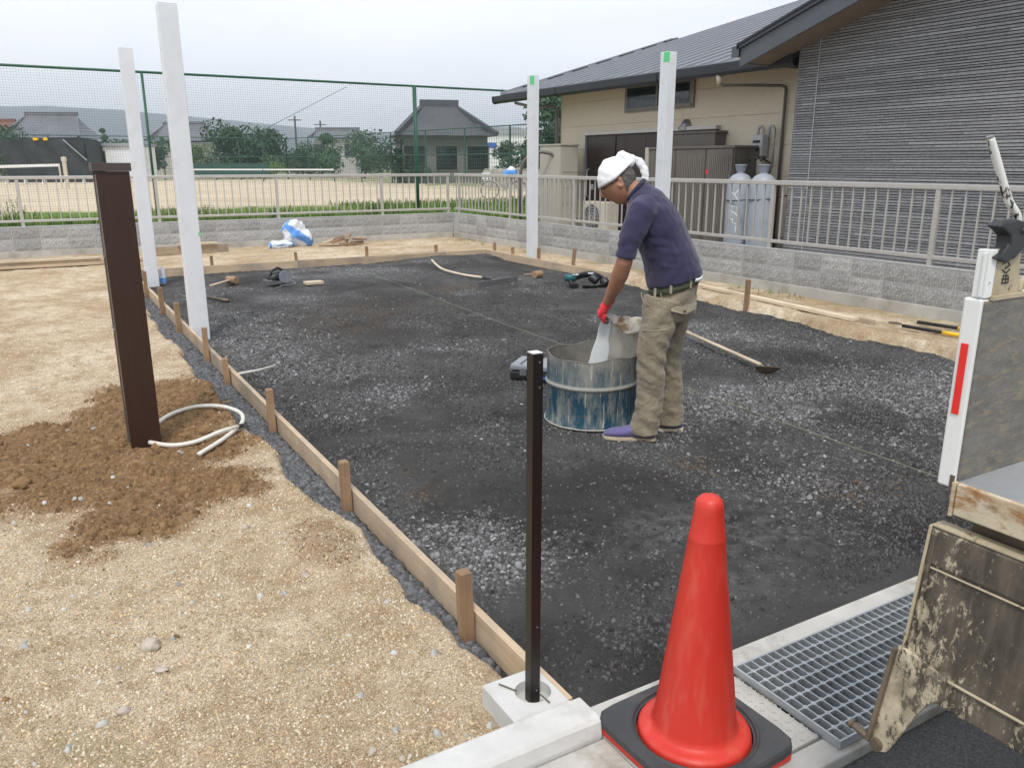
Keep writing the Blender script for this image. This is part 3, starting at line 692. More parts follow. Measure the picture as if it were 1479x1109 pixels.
# ------------------------------------------------------------ distance helpers: a surveyed bearing and distance
def ray(px, py):
    cy, sy, cp, sp = math.cos(YAW), math.sin(YAW), math.cos(PITCH), math.sin(PITCH)
    F = Vector((sy*cp, cy*cp, -sp)); r_ = Vector((cy, -sy, 0)); u = r_.cross(F)
    return r_*((px-739.5)/1166.26) - u*((py-554.5)/1166.26) + F
def at(px, py, depth): d = ray(px, py); return Vector((0, 0, H)) + d*(depth/ (d.x**2+d.y**2)**.5)
RV = Vector((math.cos(YAW), -math.sin(YAW), 0)); AV = Vector((math.sin(YAW), math.cos(YAW), 0))

def court_fence(label, a, b, n, h, zb, dark):
    t = thing('court_fence', label, 'fence', (a[0], a[1], zb), 0, group='green court fences beyond the field')
    a = Vector((a[0], a[1], zb)); b = Vector((b[0], b[1], zb)); m = M['green_dark']
    for i in range(n+1):
        p = a.lerp(b, i/n); MB().tube([p, p+Vector((0,0,h))], .05, 6).build('post', m, t)
    for z in (h, h*.55): MB().tube([a+Vector((0,0,z)), b+Vector((0,0,z))], .035, 6).build('rail', m, t)
    mb = MB(); L_ = (b-a).length; k = 0; s = .22
    while k*s < L_:
        p = a.lerp(b, k*s/L_); mb.beam(p, p+Vector((0,0,h)), .012, .012); k += 1
    for j in range(1, int(h/s)): mb.beam(a+Vector((0,0,j*s)), b+Vector((0,0,j*s)), .012, .012)
    mb.build('net', m, t, kind='stuff')
F0 = at(-60, 237, 71); F1 = at(415, 237, 73); F2 = at(900, 237, 40)
court_fence('faded green court fence across the far side of the field', F0, F1, 12, 3.3, .3, 0)
court_fence('faded green court fence coming forward along the right of the field', F1, F2, 9, 3.3, .3, 0)
# low dark windscreen and white net band of the court
a = at(280, 237, 69); b = at(388, 237, 69)
s = thing('court_screen', 'low dark green windscreen standing at the far end of the court', 'windscreen', (a.x, a.y, .3))
MB().beam((a.x,a.y,1.05), (b.x,b.y,1.05), .05, 1.1, (0,0,1)).build('sheet', M['green_dark'], s)
a = at(278, 237, 66); b = at(482, 237, 62)
s = thing('tennis_net', 'long low court net with a white top band, middle of the far field', 'net', (a.x, a.y, .3), group='court nets on the field')
MB().beam((a.x,a.y,1.16), (b.x,b.y,1.16), .03, .10).build('band', M['truckwhite'], s)
for q in (0, .5, 1): p = a.lerp(b, q); MB().tube([(p.x,p.y,.3), (p.x,p.y,1.2)], .04, 6).build('post', M['green_dark'], s)
a = at(-30, 237, 50); b = at(86, 237, 50)
s = thing('tennis_net', 'court net with a white top band in front of the black tarpaulin hut', 'net', (a.x, a.y, .3), group='court nets on the field')
MB().beam((a.x,a.y,1.40), (b.x,b.y,1.50), .03, .14).build('band', M['truckwhite'], s)
for q in (.05, .99): p = a.lerp(b, q); MB().tube([(p.x,p.y,.3), (p.x,p.y,1.5)], .05, 6).build('post', M['cream'], s)
p = at(93, 237, 50)
s = thing('court_post', 'short thick cream post beside the net end in front of the black hut', 'post', (p.x, p.y, .3)); s.location = (p.x, p.y, .3)
MB().lathe([(.10,0),(.10,1.4),(.13,1.4),(.13,1.6),(.05,1.62)], 10, caps=True).build('shaft', M['cream'], s, world=False)
for i, (px, lab) in enumerate(((20,'left of the black hut'), (46,'against the left corner of the black hut'), (105,'in front of the black hut'))):
    p = at(px, 237, 62)
    t = thing('umpire_bench', 'small white framed bench '+lab, 'bench', (p.x, p.y, .3), -YAW, group='white framed benches by the hut')
    MB().box(-.75,.75,-.2,.2,.42,.48).build('seat', M['green_dark'], t, world=False)
    for sx in (-.6, .6): 
        m2 = MB(); m2.beam((sx,-.2,0),(sx,0,.45),.04,.04); m2.beam((sx,.2,0),(sx,0,.45),.04,.04); m2.build('leg', M['truckwhite'], t, world=False)

# hut covered in tarpaulin and the white shed
p = at(82, 237, 69); hut = thing('tarpaulin_hut', 'low hut draped in black tarpaulin on the far side of the field', 'hut', (p.x, p.y, .3), -YAW+R(1))
w2 = 2.95
mb = MB(); n = 16; vs = []
for j in range(7):
    for i in range(n+1):
        u = i/n; vs.append((-w2+2*w2*u + (.25*(1-j/6) if u < .1 else 0), -1.5 + .12*math.sin(u*19+j) - .1*j/6, 2.95*j/6 - (.08*math.sin(u*9) if j == 6 else 0)))
fs = [(j*(n+1)+i, j*(n+1)+i+1, (j+1)*(n+1)+i+1, (j+1)*(n+1)+i) for j in range(6) for i in range(n)]
mb.add(vs, fs).build('front_sheet', M['blacktarp'], hut, world=False, smooth=True)
MB().box(-w2+.05, w2-.05, -1.35, 1.5, 0, 2.85).build('frame_box', M['blacktarp'], hut, world=False)
for sx in (-.35, .35): MB().box(sx-.15, sx+.15, -1.75, -1.45, 2.85, 3.02).build('roof_clip', M['yellow'], hut, world=False)
MB().beam((w2-1.4,-1.7,2.9),(w2+.1,-1.75,1.5),.06,.06).build('brace', M['steelgrey'], hut, world=False)
p = at(165, 237, 70); sh = thing('white_shed', 'low white prefabricated shed with dark windows right of the black hut', 'shed', (p.x, p.y, .3), -YAW+R(1))
MB().box(-2.3, 2.6, -1.4, 1.4, 0, 2.5).build('wall', M['truckwhite'], sh, world=False)
MB().box(-2.4, 2.7, -1.6, 1.5, 2.52, 2.72).build('roof', M['steelgrey'], sh, world=False)
for i in range(2): 
    f = MB().box(-1.75+.95*i, -.85+.95*i, -1.46, -1.41, 1.0, 2.2).build('window', M['frame'], sh, world=False)
    MB().box(-1.70+.95*i, -.90+.95*i, -1.48, -1.465, 1.05, 2.15).build('pane', M['glass'], f, world=False)
MB().box(.4, 2.2, -1.45, -1.41, .05, 2.2).build('sliding_door', M['cloth_white'], sh, world=False)
MB().box(-1.55, -1.2, -1.50, -1.485, 1.7, 2.0).build('notice', M['yellow'], sh, world=False)

# ------------------------------------------------------------ houses beyond
def mat_tile():
    m, t, b = newmat('silver grey roof tile')
    v = coords(t); wv = N(t, 'ShaderNodeTexWave', wave_type='BANDS', bands_direction='X'); wv.inputs['Scale'].default_value = 1.1; L(t, v, wv.inputs['Vector'])
    wz = N(t, 'ShaderNodeTexWave', wave_type='BANDS', bands_direction='Z'); wz.inputs['Scale'].default_value = 1.3; L(t, v, wz.inputs['Vector'])
    c = mixc(t, ramp(t, wv.outputs[0], [(.2, (0,0,0)), (.8, (.6,.6,.6))]), ramp(t, noi(t, v, .6, 4), [(.3, (.12,.13,.15)), (.7, (.20,.21,.23))]), (.07,.075,.085))
    L(t, c, b.inputs['Base Color']); b.inputs['Roughness'].default_value = .5; bump(t, b, wz.outputs[0], .6, .08); return m
M['tile'] = mat_tile()
M['redtile'] = pm('red brown roof tile', (.16,.075,.055), (.22,.10,.075), 2, .6)
M['plaster'] = pm('old plaster', (.40,.38,.34), (.50,.48,.44), 1, .9)
M['slate'] = pm('mid slate roof', (.06,.065,.075), (.085,.09,.10), 1, .6); M['greywall'] = pm('grey rendered wall', (.15,.155,.155), (.19,.195,.19), 1, .9)
M['darkwall'] = pm('dark timber wall', (.07,.065,.06), (.11,.10,.09), 1, .9)
def hip_roof(t, w, d, z0, z1, ridge, mat, gable=.0, name='roof', curve=.12):
    # irimoya-like: flared hips with a small gable; w,d half sizes; ridge half length
    mb = MB(); vs = []; lv = 6
    rings = []
    for j in range(lv+1):
        u = j/lv; k = u + curve*math.sin(u*math.pi)*-1
        x = w + (ridge-w)*u; y = d + (.12-d)*u
        z = z0 + (z1-z0)*k
        rings.append([(-x,-y,z),(x,-y,z),(x,y,z),(-x,y,z)])
    mb.loft(rings); r_ = mb.build(name, mat, t, world=False)
    MB().box(-ridge-.25, ridge+.25, -.22, .22, z1-.1, z1+.38).build('ridge', mat, r_, world=False)
    for sx in (-1, 1):
        MB().beam((sx*(ridge+.1), 0, z1-.1), (sx*w*.97, -d*.97, z0+.12), .28, .3).build('hip_tile', mat, r_, world=False)
    return r_
def house(name, label, px, depth, rz, w, d, zw, z0, z1, ridge, mat, wall, wins=3, group='tiled houses beyond the field'):
    p = at(px, 237, depth); t = thing(name, label, 'house', (p.x, p.y, .2), -YAW+R(rz), group=group)
    MB().box(-w*.82, w*.82, -d*.8, d*.8, 0, zw).build('wall', wall, t, world=False)
    hip_roof(t, w, d, z0, z1, ridge, mat)
    for i in range(wins):
        x = -w*.62 + i*w*1.24/max(1, wins-1)
        f = MB().box(x-.8, x+.8, -d*.8-.06, -d*.8-.005, zw-2.3, zw-.6).build('window', M['frame'], t, world=False)
        MB().box(x-.72, x+.72, -d*.8-.08, -d*.8-.065, zw-2.22, zw-.68).build('pane', M['glass'], f, world=False)
    return t
h1 = house('tiled_house', 'large old house with a silver tiled roof rising behind the black tarpaulin hut', 84, 122, 2, 4.9, 3.6, 4.4, 4.5, 7.3, 3.0, M['tile'], M['darkwall'])
mb = MB(); mb.prism([(-2.2,0),(2.2,0),(0,1.1)], lambda p, t_: (p[0]+.4, t_, p[1]+3.6), -5.4, -3); mb.build('porch_roof', M['tile'], h1, world=False)
house('red_roofed_house', 'low house with a red brown roof at the left edge, beside the big tiled house', -4, 128, 8, 5.0, 3.2, 4.3, 4.5, 6.6, 2.8, M['redtile'], M['darkwall'], 2)
house('tiled_house', 'smaller tiled house between the two tall white posts and the dark trees', 272, 128, -4, 4.4, 3.4, 4.2, 4.4, 6.7, 2.8, M['tile'], M['plaster'])
house('flat_roofed_house', 'pale house just visible above the trees left of the dark roofed house', 490, 120, 0, 3.4, 3, 4.6, 4.8, 5.9, 2.8, M['tile'], M['plaster'], 2)
house('dark_roofed_house', 'broad house with a dark slate roof in the middle distance behind the net', 636, 60, 14, 3.5, 3.4, 3.2, 3.2, 5.3, 1.1, M['slate'], M['greywall'], 3)
p = at(735, 237, 125); wh = thing('white_warehouse', 'white warehouse with a blue sign strip, far behind between the roof and the net', 'warehouse', (p.x, p.y, .2), -YAW-R(8))
MB().box(-6, 5, -4, 4, 0, 5.4).build('wall', M['truckwhite'], wh, world=False)
MB().prism([(-6.2,5.4),(5.2,5.4),(2,6.4),(-5,6.6)], lambda p_, t_: (p_[0], t_, p_[1]), -4.2, 4.2).build('roof', M['steelgrey'], wh, world=False)
MB().box(-4.6, -1.2, -4.1, -4.02, 3.6, 4.3).build('sign_strip', M['blue'], wh, world=False)
# poles
for px, dep, h_, lab in ((430, 118, 7.6, 'left of the pale house'), (466, 126, 7.4, 'just left of the blue hills, nearer the pale house'), (2, 108, 9.0, 'at the left edge beside the red roof')):
    p = at(px, 237, dep); t = thing('utility_pole', 'thin utility pole on the skyline '+lab, 'utility pole', (p.x, p.y, .2), -YAW, group='utility poles on the skyline')
    MB().lathe([(.16,0),(.11,h_)], 8, caps=True).build('pole', M['darkwall'], t, world=False)
    MB().box(-.9,.9,-.05,.05,h_-.6,h_-.48).build('crossarm', M['darkwall'], t, world=False)

# ------------------------------------------------------------ vegetation
def tree(label, px, depth, h_, w_, z_lo=.12, n=2600, c=(.035,.065,.028), seed=0, blobs=9, leaf=None, group='trees beyond the field', name='broadleaf_tree', base=.2, conifer=False):
    rs = random.Random(seed+11); p = at(px, 237, depth)
    t = thing(name, label, 'tree', (p.x, p.y, base), rs.random()*6, group=group)
    mb = MB(); mb.tube([(0,0,0),(.05*w_,0,h_*.3),(.0,.03*w_,h_*.62)], [h_*.035, h_*.026, h_*.012], 8)
    cs = []
    for i in range(blobs):
        a = rs.random()*6.283; q = rs.random()**.6
        if conifer: zz = z_lo+(1-z_lo)*i/blobs; rad = w_*.5*(1-zz)*.8+.1; cx = math.cos(a)*rad*.3; cy = math.sin(a)*rad*.3; br_ = rad*.8
        else:
            zz = z_lo+.15+(.72-z_lo)*rs.random(); rad = w_*.33*math.sin(min(1, (1-zz)*1.5+.25)*1.57); cx = math.cos(a)*rad*q; cy = math.sin(a)*rad*q; br_ = w_*(.17+.13*rs.random())
        cs.append((cx, cy, zz*h_, br_)); mb.tube([(0,0,h_*.25),(cx*.6,cy*.6,zz*h_*.75),(cx,cy,zz*h_)], [h_*.012, h_*.008, h_*.003], 5)
    mb.build('trunk', M['bark'], t, world=False, smooth=True)
    lf = leaf or h_*.035; mb = MB(); npr = np.random.RandomState(seed)
    per = n//len(cs)
    for (cx, cy, cz, br_) in cs:
        tone = .75+.5*rs.random()
        for k in range(per):
            d = npr.normal(size=3); d /= np.linalg.norm(d)+1e-9; r_ = br_*(.55+.5*npr.rand()**.6)
            q = Vector((cx+d[0]*r_, cy+d[1]*r_, cz+d[2]*r_*.8))
            nn = Vector(d+npr.normal(size=3)*.6).normalized(); a = nn.orthogonal().normalized(); a.rotate(Matrix.Rotation(npr.rand()*6.28, 3, nn)); b_ = nn.cross(a)
            s_ = lf*(.6+.8*npr.rand()); v = 1.75*tone*(.7+.6*npr.rand())
            mb.add([q-a*s_, q+b_*s_*.45, q+a*s_, q-b_*s_*.45], [(0,1,2,3)], (c[0]*v, c[1]*v, c[2]*v))
    mb.build('crown', M['leaf'], t, world=False, fix=False)
    return t
M['bark'] = pm('bark', (.08,.06,.045), (.13,.10,.08), 3, .9)
tree('dark bushy tree, left of the pair between the posts and the blurred green court corner', 333, 82, 4.9, 5.2, .0, 3600, (.03,.062,.030), 1, 12)
tree('broad dark tree, right of the pair beyond the court fence', 374, 84, 4.9, 5.6, .0, 4200, (.028,.058,.030), 2, 14)
tree('bushy tree beyond the court corner, right of the dark pair', 436, 90, 3.6, 4.6, .0, 2400, (.035,.07,.032), 3, 9)
tree('bright topped tree in front of the pale far house', 464, 88, 4.6, 4.2, .0, 2600, (.045,.085,.035), 4, 9)
tree('green tree behind the left corner of the black hut', 18, 86, 4.2, 7.0, .0, 4000, (.032,.062,.032), 5, 12)
tree('thin spiky tree between the big tiled house and the tall white post', 155, 96, 5.3, 3.0, .0, 1800, (.045,.08,.04), 6, 8, name='conifer', conifer=True)
tree('round bush behind the white shed', 172, 92, 3.6, 4.6, .0, 2000, (.04,.075,.035), 7, 8)
tree('dark green tree between the two tall white posts', 218, 90, 4.1, 4.4, .0, 2600, (.03,.06,.028), 8, 9)
tree('low yellow green bush in front of the smaller tiled house', 295, 84, 2.9, 4.8, .0, 2200, (.07,.11,.035), 9, 8)
tree('light green bush below the dark pair of trees', 388, 76, 2.2, 3.4, .0, 1500, (.08,.13,.04), 10, 7)
tree('low bush left of the dark roofed house', 525, 80, 4.0, 6.0, .0, 2600, (.04,.07,.035), 11, 9)
tree('tree against the left end of the dark roofed house', 590, 58, 3.6, 3.4, .0, 2400, (.03,.055,.03), 12, 9)
tree('small dark tree in front of the white warehouse', 735, 70, 3.2, 3.2, .0, 2200, (.03,.055,.028), 13, 8)
tree('tall dense tree behind the left end of the beige house', 806, 46, 5.2, 4.6, .0, 6000, (.026,.055,.026), 14, 14)
tree('dense tree showing beside the downpipe of the beige house', 846, 52, 5.4, 5.0, .0, 3000, (.026,.05,.026), 15, 10)
tree('low tree at the far left edge of the field', -30, 78, 3.8, 5.4, .0, 2200, (.035,.065,.03), 16, 8)
# far treeline as one mass
mb = MB(); npr = np.random.RandomState(5)
for k in range(15000):
    px = -120+1100*npr.rand(); dep = 128+25*npr.rand(); p = at(px, 237, dep); hmax = 1.2+2.2*float(fbm(px, 0, .012, 4, 81))
    q = Vector((p.x, p.y, .2+hmax*npr.rand()**.7)); nn = Vector(npr.normal(size=3)).normalized(); a = nn.orthogonal().normalized(); b_ = nn.cross(a); s_ = .35; v = .6+.7*npr.rand()
    mb.add([q-a*s_, q+b_*s_*.5, q+a*s_, q-b_*s_*.5], [(0,1,2,3)], (.035*v,.06*v,.03*v))
mb.build('far_treeline', M['leaf'], None, fix=False, label='low line of distant bushes at the foot of the hills', cat='treeline', kind='stuff')
# grass between railing and net
def grass(name, n, xr, yr, zf, hr, cols, seed, label, dens=None, w=.006):
    rs = np.random.RandomState(seed); mb = MB()
    for k in range(n):
        x = xr[0]+(xr[1]-xr[0])*rs.rand(); y = yr[0]+(yr[1]-yr[0])*rs.rand()
        if dens is not None and rs.rand() > dens(x, y): continue
        h_ = hr[0]+(hr[1]-hr[0])*rs.rand()**2; a = rs.rand()*6.28; l = h_*.5*rs.rand(); ca, sa = math.cos(a), math.sin(a); z = zf(x, y); ww = w*(.7+.6*rs.rand())
        c = cols[int(rs.rand()*len(cols))]; v = .7+.6*rs.rand()
        mb.add([(x-sa*ww, y+ca*ww, z), (x+sa*ww, y-ca*ww, z), (x+ca*l*.4+sa*ww*.7, y+sa*l*.4-ca*ww*.7, z+h_*.6), (x+ca*l, y+sa*l, z+h_)], [(0,1,2,3)], tuple(q*v for q in c))
    return mb.build(name, M['leaf'], None, fix=False, label=label, cat='grass', kind='stuff')
G1 = [(.08,.17,.025),(.11,.21,.035),(.06,.13,.02),(.18,.22,.07)]
grass('grass', 26000, (-7, 8.2), (15.8, 19.5), lambda x, y: .29, (.06,.30), G1, 1, 'fresh green grass strip behind the back wall', lambda x, y: .35+.65*sstep(.35, .6, fbm(x, y, .8, 4, 91))*(1 if y < 17.4 else .55), .009)
grass('dry_grass', 9000, (-7, 9), (18.5, 23.5), lambda x, y: .30, (.05,.28), [(.20,.22,.08),(.30,.27,.14),(.12,.17,.05)], 2, 'thin dry grass round the foot of the net fence', lambda x, y: sstep(.45, .62, fbm(x, y, .7, 4, 92)), .008)
grass('verge_grass', 5000, (8.2, 16), (15.9, 26), lambda x, y: .30, (.06,.22), G1, 3, 'patchy green grass beyond the corner of the railing', None, .012)
grass('sprouts', 500, (7.35, 7.70), (5, 15), lambda x, y: float(sand_h(np.array([x]), np.array([y]))[0])-.005, (.02,.07), G1, 4, 'small weeds sprouting at the foot of the right block wall', lambda x, y: sstep(.5, .62, fbm(x, y, 1.2, 3, 93)), .006)
grass('sparse_grass', 900, (-.6, .95), (1.62, 2.4), lambda x, y: float(sand_h(np.array([x]), np.array([y]))[0])-.002, (.006,.022), [(.12,.16,.04),(.2,.2,.08)], 5, 'sparse tiny grass on the ground near the kerb', lambda x, y: sstep(.58, .72, fbm(x, y, 3, 4, 21)), .0012)
def weed(label, x, y, h_, n, seed, spread=.25, z=.3):
    rs = random.Random(seed); t = thing('weed', label, 'weed', (x, y, z), 0, group='leafy weeds behind the back wall')
    st = MB(); lf = MB()
    for i in range(n):
        a = rs.random()*6.28; r_ = spread*rs.random(); hh = h_*(.6+.4*rs.random()); bx, by = math.cos(a)*r_, math.sin(a)*r_
        st.tube([(bx*.4,by*.4,0),(bx*.8,by*.8,hh*.5),(bx,by,hh)], [.006,.005,.003], 5)
        for k in range(16):
            u = .2+.8*k/16; q = Vector((bx*(.4+.6*u), by*(.4+.6*u), hh*u)); b_ = rs.random()*6.28; d = Vector((math.cos(b_), math.sin(b_), .35)); s_ = .09*(1.1-u*.5); w_ = Vector((-d.y, d.x, 0))*s_*.28; v = .8+.5*rs.random()
            lf.add([q, q+d*s_*.5+w_, q+d*s_, q+d*s_*.5-w_], [(0,1,2,3)], (.09*v,.19*v,.03*v))
    st.build('stem', M['leaf'], t, world=False); lf.build('leaves', M['leaf'], t, world=False, fix=False)
for i, (px, dep, h_, n, lab) in enumerate(((8, 17.3, .75, 12, 'tall clump of leafy weeds at the left edge behind the railing'), (390, 19.3, .34, 7, 'bright low weed between the tall post and the bag, behind the railing'), (404, 19.5, .25, 5, 'smaller weed just right of the bright low weed'),
        (536, 19.4, .50, 9, 'upright leafy weed left of the thick green net post'), (562, 19.5, .40, 7, 'leafy weed touching the left of the thick green net post'), (475, 19.6, .22, 5, 'small weed midway between the bag and the wood scraps, behind the railing'), (85, 17.6, .35, 7, 'low weed in front of the tarpaulin hut, behind the railing'))):
    p = at(px, 237, dep); weed(lab, p.x, p.y, h_, n, i+40)

# ------------------------------------------------------------ air
hz = MB().box(-1260, 2760, -1260, 2560, -1.7, 145).build('haze', None, None, kind='stuff', label='thin pale summer haze over the whole plain', cat='haze')
hm = bpy.data.materials.new('summer haze'); hm.use_nodes = True; ht = hm.node_tree; ht.nodes.clear()
pv = N(ht, 'ShaderNodeVolumePrincipled'); pv.inputs['Color'].default_value = (.86, .935, 1, 1); pv.inputs['Density'].default_value = .0006; pv.inputs['Anisotropy'].default_value = .1
ho_ = N(ht, 'ShaderNodeOutputMaterial'); ht.links.new(pv.outputs[0], ho_.inputs['Volume']); hz.data.materials.append(hm)
# ------------------------------------------------------------ beige house and dark clad house
def mat_beige():
    m, t, b = newmat('beige board siding')
    v = coords(t); n = noi(t, coords(t, (6, 6, 70)), 1.2, 6, .7)
    c = ramp(t, n, [(.3, (.64,.56,.44)), (.7, (.73,.65,.52))])
    L(t, c, b.inputs['Base Color']); b.inputs['Roughness'].default_value = .8; b.inputs['Specular IOR Level'].default_value = .2
    bump(t, b, n, .5, .01); return m
M['beige'] = mat_beige()
XB, XD = 9.9, 9.2
bh = thing('beige_house', 'beige sided house with a slate metal roof behind the right railing', 'house', (XB, 8.0, .2))
def hb(par, name, x0, x1, y0, y1, z0, z1, mat, bevel=0, **k): return MB().box(x0,x1,y0,y1,z0,z1).build(name, mat, par, bevel=bevel, **k)
def chb(name, par, x0, x1, y0, y1, z0, z1, mat, bevel=0):   # box in world coordinates as sub-part
    o = MB().box(x0,x1,y0,y1,z0,z1).mesh(name, mat, off=tuple(par.location+(par.parent.location if par.parent else Vector())))
    o2 = link(name, o, par); 
    if bevel: b = o2.modifiers.new('b','BEVEL'); b.width = bevel; b.segments = 2
    return o2
hb(bh, 'wall', XB, XB+9, 4.0, 14.80, .2, 3.0, M['beige'])
# siding panels: horizontal boards .45 high, real joints
for i in range(6):
    z = .47+i*.455; y = 8.06
    z1 = min(z+.447, 2.94)
    if z1-z < .1: continue
    for (ya, yb) in ((8.06, 11.07), (11.076, 14.80)):
        hb(bh, 'panel', XB-.016, XB-.001, ya, yb, z, z1, M['beige'])
hb(bh, 'foundation', XB-.02, XB, 8.05, 14.8, .2, .465, M['footing'])
hb(bh, 'corner_trim', XB-.022, XB+.02, 14.802, 14.83, .2, 2.95, M['cream'])
tz = .30; z0 = 3.03; xe, xr_ = 9.22, 20.0
rz_ = lambda x: z0+tz*(x-9.3)
rf = MB().prism([(xe, rz_(xe)-.07), (xr_, rz_(xr_)-.07), (xr_, rz_(xr_)), (xe, rz_(xe))], lambda p, t_: (p[0], t_, p[1]), 7.9, 16.2).build('roof', M['roofmetal'], bh)
yv = 15.93; i = 0
while yv > 8.0:
    sm = MB().prism([(xe+.01, rz_(xe)+.001), (xr_, rz_(xr_)+.001), (xr_, rz_(xr_)+.022), (xe+.01, rz_(xe)+.022)], lambda p, t_: (p[0], t_, p[1]), yv-.03, yv+.022)
    link('seam', sm.mesh('seam', M['seam'], off=tuple(bh.location)), rf); yv -= .415
vf = MB().prism([(xe, rz_(xe)-.12), (14.0, rz_(14.0)-.12), (14.0, rz_(14.0)+.055), (xe, rz_(xe)+.055)], lambda p, t_: (p[0], t_, p[1]), 16.202, 16.25)
link('verge_flashing', vf.mesh('verge_flashing', M['seam'], off=tuple(bh.location)), rf)
for k in range(7):
    xx = 9.75+.66*k
    sg = MB().beam((xx, 16.12, rz_(xx)+.02), (xx+.34, 16.12, rz_(xx+.34)+.02), .12, .035)
    link('vent_strip', sg.mesh('vent_strip', M['gutter'], off=tuple(bh.location)), rf)
hb(bh, 'soffit', 9.32, XB-.02, 8.0, 16.2, 2.93, 2.945, M['soffit'])
MB().prism([(9.27, 2.85), (9.30, 2.85), (9.30, 3.0), (9.27, 3.0)], lambda p, t_: (p[0], t_, p[1]), 8.05, 16.2).build('fascia', M['gutter'], bh)
gp = [(.0,.10),(-.012,.10),(-.02,.03),(-.055,-.045),(-.10,-.05),(-.135,-.01),(-.145,.09),(-.157,.09),(-.15,-.02),(-.11,-.065),(-.05,-.06),(-.008,.02)]
MB().prism([(9.265+a, 2.885+b) for a, b in gp], lambda p, t_: (p[0], t_, p[1]), 8.10, 16.38).build('gutter', M['gutter'], bh)
for yy in (10.9, 13.9, 16.38-.012): MB().prism([(9.262+a*1.04, 2.885+b*1.04-.002) for a, b in gp], lambda p, t_: (p[0], t_, p[1]), yy, yy+.05).build('gutter_joint', M['gutter'], bh)
hb(bh, 'gutter_end', 9.12, 9.26, 16.382, 16.39, 2.83, 2.98, M['gutter'])
# rainwater pipes
mb = MB(); mb.tube([(9.20,9.55,2.83),(9.20,9.55,2.70)], [.055,.03], 10); mb.build('rain_hopper', M['cream'], bh, smooth=True)
mb = MB(); mb.tube([(9.20,9.55,2.72),(9.24,9.50,2.69),(9.80,8.88,2.665),(9.835,8.84,2.64),(9.84,8.83,2.60),(9.84,8.83,.25)], .022, 10); mb.build('downpipe', M['bronze'], bh, smooth=True)
mb = MB(); mb.tube([(9.22,15.6,2.80),(9.30,15.2,2.72),(9.78,14.93,2.70),(9.82,14.90,2.6),(9.82,14.90,.25)], .03, 10); mb.build('downpipe', M['bronze_lt'], bh, smooth=True)
# high window
wn_ = hb(bh, 'window', XB-.06, XB-.02, 10.80, 12.65, 2.47, 2.93, M['frame'])
chb('pane', wn_, XB-.068, XB-.061, 10.90, 11.70, 2.55, 2.88, M['glass']); chb('pane', wn_, XB-.073, XB-.061, 11.74, 12.57, 2.55, 2.88, M['glass'])
chb('sash', wn_, XB-.078, XB-.0735, 11.70, 11.75, 2.52, 2.90, M['frame']); chb('sash', wn_, XB-.085, XB-.061, 10.84, 12.62, 2.495, 2.535, M['frame'])
# sliding doors
dr = hb(bh, 'door', XB-.05, XB-.02, 10.2, 13.80, .22, 2.10, M['door'])
for k, (ya, yb) in enumerate(((12.86, 13.78), (11.97, 12.84), (11.08, 11.95), (10.22, 11.06))):
    chb('door_panel', dr, XB-.085+.012*(k % 2), XB-.052, ya, yb, .24, 2.07, M['door'], .004)
chb('door_frame', dr, XB-.13, XB-.02, 10.15, 13.86, 2.101, 2.16, M['alu']); chb('door_frame', dr, XB-.12, XB-.021, 13.805, 13.86, .22, 2.10, M['alu'])
MB().tube([(XB-.13,13.72,.95),(XB-.16,13.72,1.0),(XB-.16,13.72,1.45),(XB-.13,13.72,1.5)], .012, 8)
hd = MB().tube([(XB-.09,13.68,.90),(XB-.15,13.68,.95),(XB-.15,13.68,1.42),(XB-.09,13.68,1.47)], .014, 8); link('handle', hd.mesh('handle', M['meter'], True, off=tuple(bh.location)), dr)
lk = MB().box(XB-.12,XB-.086,13.52,13.58,1.06,1.16); link('lock', lk.mesh('lock', M['meter'], off=tuple(bh.location)), dr)
vh = MB(); vs = []; 
for j in range(7):
    a = math.pi/2*j/6
    for k in range(13): b_ = math.pi*k/12; vs.append((XB-.02-.13*math.sin(b_)*math.cos(a)*1.0, 10.95+.10*math.cos(b_)*math.cos(a), 2.16+.13*math.sin(a)))
fs = [(j*13+k, j*13+k+1, (j+1)*13+k+1, (j+1)*13+k) for j in range(6) for k in range(12)]
vh.add(vs, fs).add([(XB-.02,10.85,2.10),(XB-.15,10.87,2.12),(XB-.15,11.03,2.12),(XB-.02,11.05,2.10),(XB-.02,10.85,2.17),(XB-.14,10.87,2.17),(XB-.14,11.03,2.17),(XB-.02,11.05,2.17)], [(0,1,2,3),(4,5,1,0),(6,7,3,2)]).build('vent_hood', M['steel'], bh, smooth=False)

